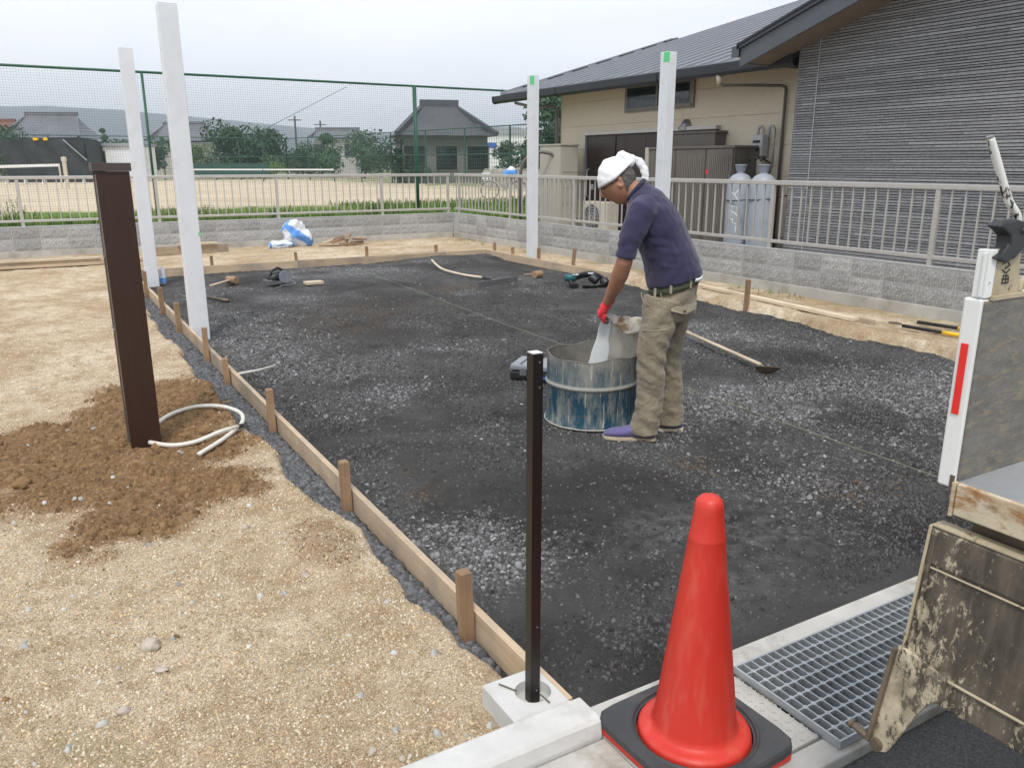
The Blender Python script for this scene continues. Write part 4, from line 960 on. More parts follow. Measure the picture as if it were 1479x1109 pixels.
# dark clad house in front of it
dh = thing('dark_house', 'tall gabled house with thin grey ribbed cladding and a slate barge board, on the right', 'house', (XD, 8.0, .2))
ztop = lambda y: 3.02+.305*(8.04-y)+.13
mb = MB(); mb.prism([(8.04,.2),(8.04,ztop(8.04)),(-2.0,ztop(-2.0)),(-2.0,.2)], lambda p, t_: (t_, p[0], p[1]), XD, XD+8); mb.build('wall', M['door'], dh)
rs = random.Random(5); mb = MB(); z = .30; row = 0; pit = .04
while z < 6.4:
    ymax = 8.045 if z < ztop(8.04) else 8.04-(z-ztop(8.04))/.305
    y = ymax; hrow = pit-.006
    while y > -2:
        l_ = .35+1.5*rs.random()
        if y == ymax and z < 3.1: l_ = .10 if row % 2 else .32
        y2 = max(-2, y-l_); g = .245+.11*rs.random()**1.2 + (.10 if rs.random() < .06 else 0); w_ = rs.random()*.012
        pr = .021+.010*rs.random()
        mb.add([(XD-.001,y2+.0015,z),(XD-.001,y,z),(XD-pr,y,z+.002),(XD-pr,y2+.0015,z+.002),(XD-.001,y2+.0015,z+hrow),(XD-.001,y,z+hrow),(XD-pr,y,z+hrow-.003),(XD-pr,y2+.0015,z+hrow-.003)],
               [(3,2,6,7),(4,5,6,7),(0,1,2,3),(1,5,6,2),(0,3,7,4)], (g, g, g*1.02+w_*.3))
        y = y2
    z += pit; pit = .027+.014*rs.random(); row += 1
mb.build('cladding', M['clad'], dh, fix=True, kind='stuff')
hb(dh, 'corner_trim', XD-.042, XD-.037, 7.70, 7.712, .25, 3.14, M['meter'])
hb(dh, 'side_return', XD+.002, XB-.02, 8.042, 8.075, .2, 3.0, M['bronze'])
# roof
bx0, bx1 = 8.60, 17
rl = lambda y: 3.055+.305*(8.56-y)
MB().prism([(8.60, rl(8.60)), (8.60, rl(8.60)+.045), (-3, rl(-3)+.045), (-3, rl(-3))], lambda p, t_: (t_, p[0], p[1]), bx0-.03, bx1).build('roof', M['roofmetal'], dh)
MB().prism([(8.56, rl(8.56)-.235), (8.56, rl(8.56)-.003), (-3, rl(-3)-.003), (-3, rl(-3)-.215)], lambda p, t_: (t_, p[0], p[1]), bx0, bx0+.028).build('barge_board', M['barge'], dh)
MB().prism([(8.60, rl(8.60)+.046), (8.60, rl(8.60)+.075), (-3, rl(-3)+.075), (-3, rl(-3)+.046)], lambda p, t_: (t_, p[0], p[1]), bx0-.045, bx0+.03).build('verge_flashing', M['gutter'], dh)
MB().prism([(8.50, rl(8.50)-.20), (8.50, rl(8.50)-.185), (-3, rl(-3)-.185), (-3, rl(-3)-.20)], lambda p, t_: (t_, p[0], p[1]), bx0+.03, XD-.03).build('soffit', M['soffit'], dh)
hb(dh, 'eave_fascia', bx0+.03, bx1, 8.53, 8.56, 2.86, 3.05, M['soffit'])
MB().prism([(8.57,3.08),(8.57,2.99),(8.60,2.955),(8.66,2.955),(8.69,2.99),(8.69,3.085),(8.675,3.085),(8.67,3.0),(8.60,2.975),(8.585,3.08)], lambda p, t_: (t_, p[0], p[1]), bx0-.02, bx1).build('gutter', M['gutter'], dh)
hb(dh, 'gutter_end', bx0-.03, bx0-.021, 8.565, 8.695, 2.95, 3.09, M['barge'])

# yard equipment behind the railing
cabn = thing('locker', 'tall beige steel locker at the left end of the beige house', 'storage locker', (9.1, 13.66, .2))
hb(cabn, 'body', 9.1, 9.51, 13.66, 14.41, .2, 1.90, M['beige_cab'], .006)
for ya, yb in ((13.675, 14.03), (14.035, 14.395)): hb(cabn, 'door', 9.086, 9.099, ya, yb, .24, 1.86, M['beige_cab'], .003)
hb(cabn, 'top', 9.08, 9.53, 13.64, 14.43, 1.901, 1.93, M['beige_cab'], .004); hb(cabn, 'handle', 9.078, 9.0855, 14.0, 14.12, 1.76, 1.785, M['meter'])
for z in (.5, .8, 1.1, 1.4): hb(cabn, 'rib', 9.15, 9.48, 13.652, 13.659, z, z+.012, M['beige_cab'])
ac = thing('air_conditioner', 'small beige outdoor air conditioning unit between the locker and the sliding door', 'air conditioner', (9.3, 12.6, .2))
hb(ac, 'body', 9.28, 9.56, 12.35, 13.12, .26, .86, M['cream'], .01)
mb = MB(); 
for r_ in (.05,.10,.15,.20,.25): mb.tube([(9.272, 12.82+r_*math.cos(a*math.pi/12), .56+r_*math.sin(a*math.pi/12)) for a in range(24)], .004, 5, closed=True)
for a in range(12): mb.tube([(9.272, 12.82+.02*math.cos(a*math.pi/6), .56+.02*math.sin(a*math.pi/6)), (9.272, 12.82+.25*math.cos(a*math.pi/6), .56+.25*math.sin(a*math.pi/6))], .003, 4)
mb.build('grille', M['meter'], ac); MB().lathe([(.001,0),(.25,0),(.25,.004)], 24).mesh('x')
mb = MB(); mb.add([(9.2775, 12.82+.26*math.cos(a*math.pi/12), .56+.26*math.sin(a*math.pi/12)) for a in range(24)], [tuple(range(24))]).build('fan_opening', M['acgrille'], ac)
for y in (12.45, 12.98): hb(ac, 'foot', 9.27, 9.58, y, y+.06, .2, .259, M['black'])
SX, SY = .30, .20
def hbs(par, n_, a0, a1, b0, b1, c0, c1, m_, bv=0): return hb(par, n_, a0+SX, a1+SX, b0+SY, b1+SY, c0, c1, m_, bv)
# louvred bronze storage
st = thing('louvred_storage', 'bronze grey louvred outdoor storage boxes against the beige house, left of the gas cylinders', 'storage cabinet', (9.2, 9.13, .2))
hbs(st, 'body', 8.9, 9.34, 8.93, 10.88, .2, 1.78, M['bronze'], .006)
hbs(st, 'top', 8.87, 9.37, 8.90, 10.91, 1.781, 1.82, M['bronze'], .005)
for (ya, yb) in ((8.95, 9.50), (9.53, 10.20), (10.22, 10.86)):
    d = hbs(st, 'door', 8.878, 8.899, ya, yb, .24, 1.77, M['bronze'], .003)
    y = ya+.07
    while y < yb-.08: chb('slat', d, 8.868+SX, 8.8775+SX, y+SY, y+.022+SY, .34, 1.68, M['bronze_lt']); y += .040
hbs(st, 'end_post', 8.865, 8.90, 10.89, 10.97, .2, 1.82, M['beige_cab']); hbs(st, 'red_label', 8.8745, 8.8775, 9.44, 9.50, 1.40, 1.47, M['redtape'])
hbs(st, 'latch', 8.86, 8.877, 8.965, 8.99, 1.25, 1.40, M['steel'])
for k in range(3): hbs(st, 'side_rib', 8.98+.2*k, 9.0+.2*k, 8.915, 8.929, .25, 1.76, M['bronze'])
bk = thing('storage_cabinet', 'plain bronze cabinet standing higher behind the louvred boxes, under the round vent', 'storage cabinet', (9.5, 10.2, .2))
hb(bk, 'body', 9.62, 9.84, 10.0, 11.0, .2, 2.03, M['bronze'], .005); hb(bk, 'top', 9.60, 9.86, 9.97, 11.03, 2.031, 2.07, M['bronze'], .004)
# gas cylinders
def cylinder(label, x, y, seed):
    t = thing('gas_cylinder', label, 'gas cylinder', (x, y, .2), R(-50), group='grey gas cylinders')
    pr = [(.001,.03),(.14,.03),(.165,.05),(.183,.10),(.185,.14),(.185,1.02),(.180,1.08),(.160,1.14),(.12,1.19),(.07,1.215),(.045,1.225)]
    MB().lathe(pr, 36).build('body', M['tank'], t, world=False, smooth=True)
    MB().lathe([(.16,0),(.165,.0),(.165,.06),(.16,.06)], 32).build('foot_ring', M['tank'], t, world=False)
    MB().lathe([(.052,1.215),(.056,1.245),(.070,1.262),(.082,1.330),(.088,1.335),(.088,1.345),(.078,1.345),(.066,1.27),(.045,1.25)], 24).build('collar', M['tank'], t, world=False, smooth=True)
    mb = MB(); mb.lathe([(.018,1.23),(.018,1.31),(.03,1.315),(.03,1.33),(.001,1.335)], 12); mb.tube([(.0,0,1.28),(.05,0,1.29)], .012, 8); mb.build('valve', M['iron'], t, world=False)
    return t
cylinder('grey gas cylinder with white lettering, left of the pair and nearer the louvred boxes', 9.0, 8.785, 1)
cylinder('grey gas cylinder right of the pair, beside the downpipe', 9.0, 8.345, 2)
txt = bpy.data.curves.new('tank_lettering', 'FONT'); txt.body = 'LP\u30ac\u30b9'; txt.size = .17; txt.extrude = .0008; txt.align_x = 'CENTER'; txt.align_y = 'CENTER'
to = bpy.data.objects.new('tmp_text', txt); C.objects.link(to); bpy.context.view_layer.update()
tme = bpy.data.meshes.new_from_object(to.evaluated_get(bpy.context.evaluated_depsgraph_get())); bpy.data.objects.remove(to); tme.name = 'lettering'; tme.materials.clear(); tme.materials.append(M['truckwhite'])
t1 = [o for o in bpy.data.objects if o.name == 'gas_cylinder'][0]
a0_ = R(205); rr_ = .1862        # wrap the flat print round the cylinder
for v in tme.vertices:
    s_, h_, n_ = v.co.y, v.co.x, v.co.z; an = a0_ - s_/rr_*1.0 - R(-50); v.co = Vector(((rr_+n_)*math.cos(an), (rr_+n_)*math.sin(an), .70+h_*1.25))
link('lettering', tme, t1)
ch = thing('retaining_chain', 'black retaining cord round both gas cylinders', 'cord', (9.3, 8.8, 1.03))
pts = [(9.85,9.12,1.10),(9.15,8.99,1.07),(8.92,8.96,1.05),(8.815,8.85,1.04),(8.80,8.74,1.035),(8.825,8.56,1.05),(8.80,8.42,1.06),(8.82,8.27,1.065),(8.95,8.15,1.08),(9.85,8.20,1.18)]
MB().tube(pts, .008, 6).build('cord', M['blackhose'], ch)
gm = thing('gas_meter', 'grey gas meter with steel pipes on the beige wall above the cylinders', 'gas meter', (9.8, 9.13, 1.5))
hb(gm, 'body', 9.70, 9.84, 9.08, 9.30, 1.66, 1.98, M['meter'], .02); hb(gm, 'dial', 9.693, 9.6995, 9.12, 9.26, 1.86, 1.90, M['darkgap']); hb(gm, 'dial', 9.693, 9.6995, 9.13, 9.18, 1.74, 1.80, M['darkgap']); hb(gm, 'dial', 9.693, 9.6995, 9.20, 9.25, 1.74, 1.80, M['darkgap'])
for y in (9.24, 9.02):
    MB().tube([(9.77,y,1.95),(9.77,y,2.06),(9.77,y-.03,2.10),(9.77,y-.07,2.10),(9.77,y-.10,2.06),(9.77,y-.10,1.50)], .022, 10).build('pipe', M['pipe'], gm, smooth=True)
MB().box(9.66, 9.84, 9.03, 9.13, 1.40, 1.62).build('regulator', M['cream'], gm, bevel=.01)
MB().tube([(9.04,8.77,1.50),(9.12,8.80,1.56),(9.5,9.12,1.60),(9.66,9.18,1.62),(9.74,9.2,1.62)], .012, 8).build('hose', M['blackhose'], gm, smooth=True)
MB().tube([(9.66,9.05,1.60),(9.60,8.92,1.62),(9.52,8.72,1.56),(9.4,8.60,1.45),(9.40,8.66,1.36),(9.60,8.98,1.36),(9.70,9.04,1.38)], .012, 8).build('hose', M['blackhose'], gm, smooth=True)
MB().tube([(9.74,9.2,1.62),(9.74,9.05,1.60),(9.74,8.98,1.60)], .014, 8).build('pipe', M['iron'], gm, smooth=True)
MB().tube([(9.76,9.06,1.40),(9.76,9.04,.3)], .016, 8).build('pipe', M['pipe'], gm, smooth=True)

# beyond the corner: low wall, arch, laundry
p = at(700, 237, 46); q = at(850, 237, 40)
lw = thing('low_wall', 'low grey concrete wall across the grass far behind the railing corner', 'wall', (p.x, p.y, .29))
MB().beam((p.x,p.y,.75),(q.x,q.y,.75),.2,.95).build('wall', M['footing'], lw); MB().beam((p.x,p.y,1.28),(q.x,q.y,1.28),.05,.05).build('rail', M['pipe'], lw)
p = at(752, 237, 16.6)
arc = thing('pipe_arch', 'bent brown steel pipe arch behind the railing, just left of the slim white post', 'pipe arch', (p.x, p.y, .3))
pts = [p+Vector((0,0,-1.25))]+[p+Vector((0,0,-.15))]+[p+RV*(.42-.42*math.cos(a*math.pi/8))+Vector((0,0,.38*math.sin(a*math.pi/8)-.15)) for a in range(1,8)]+[p+RV*.84+Vector((0,0,-.15)), p+RV*.84+Vector((0,0,-1.25))]
MB().tube(pts, .035, 10).build('pipe', M['bronze'], arc, smooth=True)
p = at(738, 240, 21)
lb = thing('plastic_bag', 'small blue and white plastic bag hanging behind the railing near the pipe arch', 'bag', (p.x, p.y, 1.3))
mb = MB(); mb.lathe([(.02,.2),(.10,.14),(.16,.02),(.14,-.08),(.02,-.12)], 12, (0,0,0), True, wob=lambda a, z: .25*math.sin(a*3+z*20)); mb.build('bag', M['cloth_white'], lb, world=False, smooth=True)
mb = MB(); mb.lathe([(.125,.105),(.17,.03),(.168,-.01)], 12, (0,0,0), False, wob=lambda a, z: .25*math.sin(a*3+z*20)+.04); mb.build('stripe', M['cloth_blue'], lb, world=False, smooth=True)
p = at(728, 237, 30)
bc = thing('parked_bicycle', 'dark bicycle with a pale basket far behind the railing, left of the pipe arch', 'bicycle', (p.x, p.y, .3), -YAW)
for sx in (-.52,.52):
    w_ = MB(); w_.tube([(sx+.32*math.cos(a*math.pi/10), 0, .33+.32*math.sin(a*math.pi/10)) for a in range(20)], .018, 6, closed=True); w_.build('wheel', M['tyre'], bc, world=False)
mb = MB(); P_ = {'h':(-.38,0,.85),'r':(.52,0,.33),'f':(-.52,0,.33),'s':(.2,0,.8),'b':(.08,0,.30)}
for a_, b_ in (('h','b'),('h','s'),('s','b'),('b','r'),('s','r'),('h','f')): mb.tube([P_[a_],P_[b_]], .016, 6)
mb.tube([(-.42,-.25,1.0),(-.38,0,.95),(-.42,.25,1.0)], .014, 6); mb.build('frame', M['steel'], bc, world=False)
MB().box(.08,.34,-.07,.07,.84,.90).build('saddle', M['black'], bc, world=False, bevel=.02); MB().box(-.80,-.50,-.16,.16,.72,.95).build('basket', M['cloth_white'], bc, world=False)

# ------------------------------------------------------------ carport posts
def carport_post(label, x, y, h_, w, d, tapes, extra=None):
    t = thing('carport_post', label, 'post', (x, y, 0), 0, group='white carport posts')
    MB().box(0, w, 0, d, -.1, h_).build('shaft', M['white'], t, world=False, bevel=.004)
    MB().box(.004, w-.004, .004, d-.004, h_+.0005, h_+.004).build('end_cap', M['steelgrey'], t, world=False)
    for a in tapes: MB().box(*a).build('tape', M['tape'], t, world=False)
    mb = MB()
    for z in (.55, h_-.35, h_-.75): mb.tube([(-.002, d*.5, z), (.002, d*.5, z)], .006, 8)
    mb.build('screw_hole', M['steel'], t, world=False)
    return t
carport_post('far left white post, standing beyond the tallest one', 1.20, 11.49, 2.91, .155, .125, [])
carport_post('tallest looking white post, front left, with a green tape tab low on its right edge', 1.135, 7.71, 2.83, .155, .125, [(.14,.158,-.0015,.03,.93,.965)])
carport_post('short looking white post at the back right, with green tape at its top', 6.88, 11.15, 2.85, .135, .135, [(-.0015,.045,-.0015,-.0002,2.72,2.845),(-.0015,-.0002,-.001,.05,2.72,2.845)])
carport_post('white post rising behind the worker, with green tape at its top', 6.67, 7.79, 2.82, .14, .13, [(-.0015,.03,-.0015,-.0002,2.70,2.815),(-.0015,-.0002,-.001,.07,2.70,2.815)])
# ------------------------------------------------------------ timber form
def board(label, x0, x1, y0, y1, z0, z1, ax, group='form boards round the black bed', mat='wood_'):
    return MB().box(x0, x1, y0, y1, z0, z1).build('form_board', M[mat+ax], bevel=.002, label=label, cat='board', group=group)
board('nearest left form board, its end against the concrete block by the thin post', 1.114, 1.142, 1.61, 4.69, -.02, .100, 'y')
board('middle left form board, alongside the white hose', 1.113, 1.141, 4.694, 8.30, -.02, .102, 'y')
board('farthest left form board, beyond the front white post', 1.114, 1.142, 8.304, 12.44, -.02, .100, 'y')
board('left piece of the far form board, beside the mallet', 1.145, 3.48, 12.46, 12.488, -.01, .115, 'x')
board('middle piece of the far form board, below the wood scraps', 3.484, 6.0, 12.46, 12.488, -.01, .117, 'x')
board('right piece of the far form board, ending at the back corner', 6.004, 6.78, 12.459, 12.487, -.01, .119, 'x')
board('right form board starting at the back corner, stained pale', 6.75, 6.778, 10.62, 12.455, 0, .12, 'y')
board('right form board ending behind the tool pouch', 6.752, 6.78, 8.5, 10.615, 0, .115, 'y')
def stake(label, x, y, h_, s=.042, tilt=(0,0)):
    t = MB(); t.add([(-s/2,-s/2,-.15),(s/2,-s/2,-.15),(s/2,s/2,-.15),(-s/2,s/2,-.15),(-s/2,-s/2,h_-.004),(s/2,-s/2,h_-.004),(s/2,s/2,h_-.004),(-s/2,s/2,h_-.004),(-s/2+.004,-s/2+.004,h_),(s/2-.004,-s/2+.004,h_),(s/2-.004,s/2-.004,h_),(-s/2+.004,s/2-.004,h_)],
        [(0,3,2,1),(0,1,5,4),(1,2,6,5),(2,3,7,6),(3,0,4,7),(4,5,9,8),(5,6,10,9),(6,7,11,10),(7,4,8,11),(8,9,10,11)])
    o = t.build('stake', M['stake_z'], world=False, label=label, cat='stake', group='short wooden stakes holding the form')
    o.location = (x, y, 0); o.rotation_euler = (tilt[0], tilt[1], rnd.uniform(-.15,.15)); return o
LS = [(2.16,.255),(3.37,.245),(4.70,.265),(5.98,.19),(6.76,.284),(8.15,.285),(9.22,.294),(10.56,.314)]
OR = ['nearest stake on the left form board, next to the concrete block', 'second stake on the left form board, counting from the concrete block', 'third stake on the left form board, level with the white hose', 'short fourth stake on the left form board, by the lying white stick', 'fifth stake on the left form board, right in front of the tallest looking white post',
      'sixth stake on the left form board, between the dark brown and the front white post', 'seventh stake on the left form board, lower right of the far white post', 'farthest stake on the left form board, touching the view of the far white post']
for (y, h_), lb_ in zip(LS, OR): stake(lb_, 1.088, y, h_, tilt=(rnd.uniform(-.03,.03), rnd.uniform(-.04,.02)))
stake('leftmost stake behind the far form board, just right of the tallest white post', 2.22, 12.53, .25)
stake('stake at the joint of the far form board, above the power tool', 3.48, 12.53, .24, tilt=(0,-.08))
stake('stake behind the far form board below the wood scraps', 4.62, 12.53, .27)
stake('stake behind the far form board, short of the back corner', 5.86, 12.53, .24, tilt=(0,-.06))
stake('stake at the back corner of the form', 6.98, 12.52, .22)
stake('stake just behind the slim white post, on the right form', 6.82, 11.62, .23)
stake('stake just right of the slim white post', 6.97, 11.05, .25)
stake('tall leaning stake on the right form, between the slim white post and the worker', 6.96, 10.08, .33, tilt=(0,.12))
stake('lone grey stake at the right edge of the black bed, right of the worker', 6.60, 6.22, .347)
stake('stake hidden low at the far end of the left form', 1.02, 12.2, .22)
# ------------------------------------------------------------ brown function post
bp = thing('function_post', 'tall dark brown mailbox post with a flat cap standing in disturbed earth', 'post', (.305, 4.62, 0))
x0, x1, y0, y1 = .305, .462, 4.60, 4.76
MB().box(x0+.003, x1, y0, y0+.012, .0, 1.515).build('front_panel', M['brown'], bp, bevel=.0015)
MB().box(x1-.012, x1, y0+.0125, y1, .0, 1.514).build('side_panel', M['brown'], bp)
MB().box(x0+.022, x1-.013, y0+.0125, y1-.006, .0, 1.51).build('core', M['darkgap'], bp)
MB().box(x0, x0+.02, y1-.012, y1, 0, 1.513).build('rear_panel', M['bronze'], bp)
for z0_, z1_ in ((1.10, 1.50), (.72, 1.085), (.16, .70)):
    MB().box(x0+.006, x0+.021, y0+.0135, y1-.0125, z0_, z1_).build('inset_panel', M['brown'] if z0_ != 1.10 else M['bronze'], bp, bevel=.002)
for z in (1.0925, .71): MB().box(x0-.004, x0+.021, y0+.0132, y1-.013, z-.005, z+.005).build('divider', M['bronze'], bp)
MB().box(x0-.012, x1+.010, y0-.010, y1+.010, 1.516, 1.556).build('cap', M['browncap'], bp, bevel=.002)
# ------------------------------------------------------------ hose
hs = thing('hose', 'off white hose lying in a loose coil by the brown post', 'hose', (.7, 4.7, .06))
pts = []
for i in range(44):
    a = R(200)-R(430)*i/43*1.0; rx, ry = .30-.03*i/43, .36
    pts.append((.645+rx*math.cos(a), 4.80+ry*math.sin(a)*.95, .085+.02*math.sin(i*.35)+(.018 if i > 30 else 0)))
pts2 = [(.41,4.72,.08),(.47,4.93,.075),(.58,5.10,.08),(.74,5.16,.09),(.88,5.08,.09),(.95,4.90,.085),(.92,4.72,.08),(.84,4.58,.08),(.74,4.44,.08),(.60,4.28,.08)]
def smooth_pts(P, n=6):
    P = [Vector(p) for p in P]; out = []
    for i in range(len(P)-1):
        a, b, c, d = P[max(i-1,0)], P[i], P[i+1], P[min(i+2,len(P)-1)]
        for k in range(n):
            t_ = k/n; out.append(.5*((2*b)+(c-a)*t_+(2*a-5*b+4*c-d)*t_*t_+(3*b-a-3*c+d)*t_**3))
    return out+[P[-1]]
MB().tube(smooth_pts(pts2), .0125, 12).build('tube', M['hose'], hs, smooth=True)
MB().tube(smooth_pts([(.40,4.60,.085),(.50,4.50,.08),(.62,4.47,.09),(.76,4.53,.105),(.875,4.62,.09)]), .0125, 12).build('tube', M['hose'], hs, smooth=True)
MB().tube([(.873,4.618,.09),(.905,4.642,.088)], [.015,.012], 12).build('plug', M['black'], hs, smooth=True)
# ------------------------------------------------------------ rocks and clods
def rock(label, x, y, r_, seed, mat='stone', cat='stone', sq=(1,.8,.75)):
    bm = bmesh.new(); bmesh.ops.create_icosphere(bm, subdivisions=3, radius=r_); rs = random.Random(seed); off = Vector((rs.random()*50,)*3)
    for v in bm.verts:
        d = v.co.normalized(); q = noise.noise(d*1.6+off)*.35+noise.noise(d*4+off)*.12
        v.co = Vector((v.co.x*sq[0], v.co.y*sq[1], v.co.z*sq[2]))*(1+q)
    me = bpy.data.meshes.new(cat); bm.to_mesh(me); bm.free(); me.polygons.foreach_set('use_smooth', [True]*len(me.polygons)); me.materials.append(M[mat])
    z = float(sand_h(np.array([x]), np.array([y]))[0]); o = link('rock' if mat == 'stone' else 'earth_clod', me, None, (x, y, z+r_*.28), (0,0,rs.random()*6)); return tag(o, label, cat)
rock('biggest rounded pale stone on the yellow ground, below the brown post', .155, 2.58, .033, 1)
rock('flat pale stone just below the biggest stone', .165, 2.42, .018, 2, sq=(1.3,.7,.4))
rock('pale egg shaped stone near the bottom left', .045, 2.27, .019, 3)
rock('pale stone at the bottom edge beside the kerb', .60, 1.76, .014, 4)
rock('pale stone near the weeds left of the kerb block', .66, 1.70, .011, 5)
rock('grey stone between the hump and the disturbed earth', .62, 3.32, .017, 6)
rock('pale stone between the second stake and the biggest stone', .72, 3.05, .012, 9)
rock('brown clod at the left edge of the disturbed earth', -.20, 4.28, .045, 7, 'clod', 'earth clod')
rock('brown clod inside the loop of the hose', .70, 4.70, .045, 8, 'clod', 'earth clod')
rock('brown clod beside the fourth stake', .99, 5.48, .065, 10, 'clod', 'earth clod')
rock('brown clod at the tip of the disturbed earth', .20, 3.50, .026, 11, 'clod', 'earth clod')
rock('earth lump against the foot of the brown post', .43, 4.56, .036, 12, 'clod', 'earth clod')
rock('wide low brown clod right of the clod at the tip', .42, 3.63, .02, 13, 'clod', 'earth clod')
# ------------------------------------------------------------ loose timber
def plank(label, a, b, w, h_, mat='pale_y', group=None, cat='plank', name='plank'):
    return MB().beam(a, b, w, h_, (0,0,1)).build(name, M[mat], bevel=.002, label=label, cat=cat, group=group)
plank('long pale plank lying on the ground along the right edge of the bed', (7.22,7.95,.075), (6.88,5.05,.075), .09, .035)
plank('reddish plank under the long pale plank', (7.30,7.2,.055), (7.15,5.95,.05), .07, .03, 'stake_y')
plank('short squared offcut beside the end of the long pale plank', (6.99,5.28,.07), (6.92,4.88,.07), .05, .045, 'wood_y')
plank('thin stick lying behind the worker along the right form', (7.0,9.1,.08), (6.95,8.1,.08), .05, .03, 'wood_y')
for i, (y, z, xe_, w_, lb_) in enumerate(((13.95,.085,1.30,.12,'lowest long board of the stack at the left, against the back wall'), (14.05,.125,.85,.12,'second long board of the stack at the left'), (14.22,.10,1.5,.10,'long board at the back of the stack at the left, ending past the brown post'), (14.02,.162,1.05,.09,'pale top board of the stack at the left'))):
    MB().box(-3.6, xe_, y-w_/2, y+w_/2, z-.016, z+.016).build('long_board', M['pale_x' if i == 3 else 'wood_x'], bevel=.002, label=lb_, cat='board', group='stack of long boards at the left')
plank('grey weathered board lying at the foot of the back wall between the white posts', (1.55,14.9,.13), (2.95,14.95,.13), .03, .14, 'wood_x')
plank('short reddish board on top of the grey weathered board', (2.1,14.86,.235), (2.75,14.9,.235), .06, .03, 'pale_x')
plank('pale batten lying behind the far form board near the corner', (4.9,12.72,.11), (6.3,12.76,.11), .05, .02, 'pale_x')
# wood scraps
sc = [((4.70,15.08,.10),(4.95,15.18,.16),.09,.03,0),((4.86,15.02,.12),(5.22,15.12,.20),.07,.03,1),((5.10,15.0,.09),(5.28,15.2,.25),.05,.04,2),((5.12,15.06,.18),(5.45,15.0,.20),.06,.035,0),((5.22,14.98,.10),(5.50,15.1,.10),.05,.05,1),((4.98,14.98,.09),(5.30,14.95,.09),.06,.04,2),((4.62,15.05,.085),(4.98,14.98,.085),.11,.03,0),((5.30,15.1,.16),(5.58,15.14,.14),.05,.03,1),((4.92,15.1,.18),(5.12,15.05,.23),.05,.03,2)]
SL = ['flat board at the left of the scrap pile','long scrap lying across the pile','upright leaning scrap in the middle of the pile','scrap on top right of the pile','block at the lower right of the pile','front scrap at the foot of the pile','widest scrap at the left foot of the pile','rightmost scrap of the pile','small scrap on top left of the pile']
for (a, b, w_, h_, k), lb_ in zip(sc, SL): plank(lb_, a, b, w_, h_, 'stake_x' if k else 'wood_x', 'pile of brown wood scraps by the back wall', 'wood scrap', 'wood_scrap')
MB().box(3.02, 3.26, 10.50, 10.66, .012, .048).build('wood_block', M['pale_x'], bevel=.003, label='small pale flat wood block lying on the black bed', cat='wood block')
MB().tube([(1.16,5.93,.075),(1.32,6.06,.05),(1.50,6.22,.03)], .009, 8).build('stick', M['hose'], smooth=True, label='short white stick poking over the left form board', cat='stick')
# ------------------------------------------------------------ sacks
def sack(label, loc, size, rz, seed, stripe_u):
    t = thing('sack', label, 'sack', loc, rz, group='blue and white sacks by the back wall')
    rs = random.Random(seed); n = 28; m = 16; vs = []; off = rs.random()*20
    for j in range(m+1):
        u = j/m; r_ = math.sin(math.pi*min(1, max(0, u*.96+.02)))**.5*(.72+.55*(1-u))
        for k in range(n):
            a = 2*math.pi*k/n; w_ = 1+.55*noise.noise(Vector((math.cos(a)*1.3+off, math.sin(a)*1.3, u*3)))+.34*noise.noise(Vector((math.cos(a)*4, math.sin(a)*4+off, u*9)))
            x, y, z = size[0]*(u-.5)*2, size[1]*r_*w_*math.cos(a), size[2]*r_*w_*math.sin(a); vs.append((x, y, z))
    fs = [(j*n+k, j*n+(k+1)%n, (j+1)*n+(k+1)%n, (j+1)*n+k) for j in range(m) for k in range(n)]
    fw = [f for f in fs if not (stripe_u[0] <= (f[0] % n) < stripe_u[1] or f[0]//n >= m-2 or f[0]//n < 1)]
    fb_ = [f for f in fs if f not in fw]
    MB().add(vs, fw+[tuple(range(n-1,-1,-1)), tuple(m*n+k for k in range(n))]).build('body', M['cloth_white'], t, world=False, smooth=True); MB().add(vs, fb_).build('stripe', M['cloth_blue'], t, world=False, smooth=True)
    return t
s1 = sack('plump white sack with a blue stripe leaning on the back wall', (4.28, 15.22, .27), (.31,.15,.19), R(-8), 1, (12,16)); s1.rotation_euler = (0, R(38), R(-10))
s2 = sack('crumpled empty white sack with a blue end lying left of the plump sack', (3.92, 15.05, .12), (.24,.12,.08), R(5), 2, (13,14))
# ------------------------------------------------------------ tools on the bed
def mallet(label, hx, hy, ang, mat, L_=.34, lean=0):
    t = thing('mallet', label, 'mallet', (hx, hy, 0), ang, group='wooden mallets on the black bed')
    mb = MB(); mb.tube([(-.075,0,.055),(-.07,0,.055),(.07,0,.055),(.075,0,.055)], [.045,.052,.052,.045], 16); o = mb.build('head', M['stake_x'], t, world=False, smooth=False)
    MB().tube([(0,-.01,.06),(0,-L_,.03)], .013, 8).build('handle', M['pale_y' if mat else 'wood_y'], t, world=False, smooth=True); return t
mallet('wooden mallet with a pale handle near the front white post', 2.22, 11.2, R(-55), 1, .40)
m2 = mallet('wooden mallet with its head on end, right of the rake', 6.05, 9.62, R(200), 0, .25)
ps = thing('power_saw', 'black and silver power tool with a loose cord lying near the far board', 'power tool', (2.72, 10.75, 0), R(20))
mb = MB(); mb.obox((0,0,.05),(.34,.20,.02), Matrix.Rotation(R(12),3,'Y')); mb.build('base_plate', M['steel'], ps, world=False)
mb = MB(); mb.tube([(-.14,0,.09),(-.05,0,.12),(.06,0,.13),(.13,0,.10)], [.04,.06,.06,.045], 14); mb.build('motor', M['black'], ps, world=False, smooth=True)
mb = MB(); mb.tube([(-.12,.0,.12),(-.10,0,.20),(0,0,.235),(.09,0,.19),(.10,0,.13)], .018, 8); mb.build('handle', M['black'], ps, world=False, smooth=True)
MB().tube([(.05,-.07,.12),(.05,-.085,.12)], .085, 20).build('blade_guard', M['greyplastic'], ps, world=False)
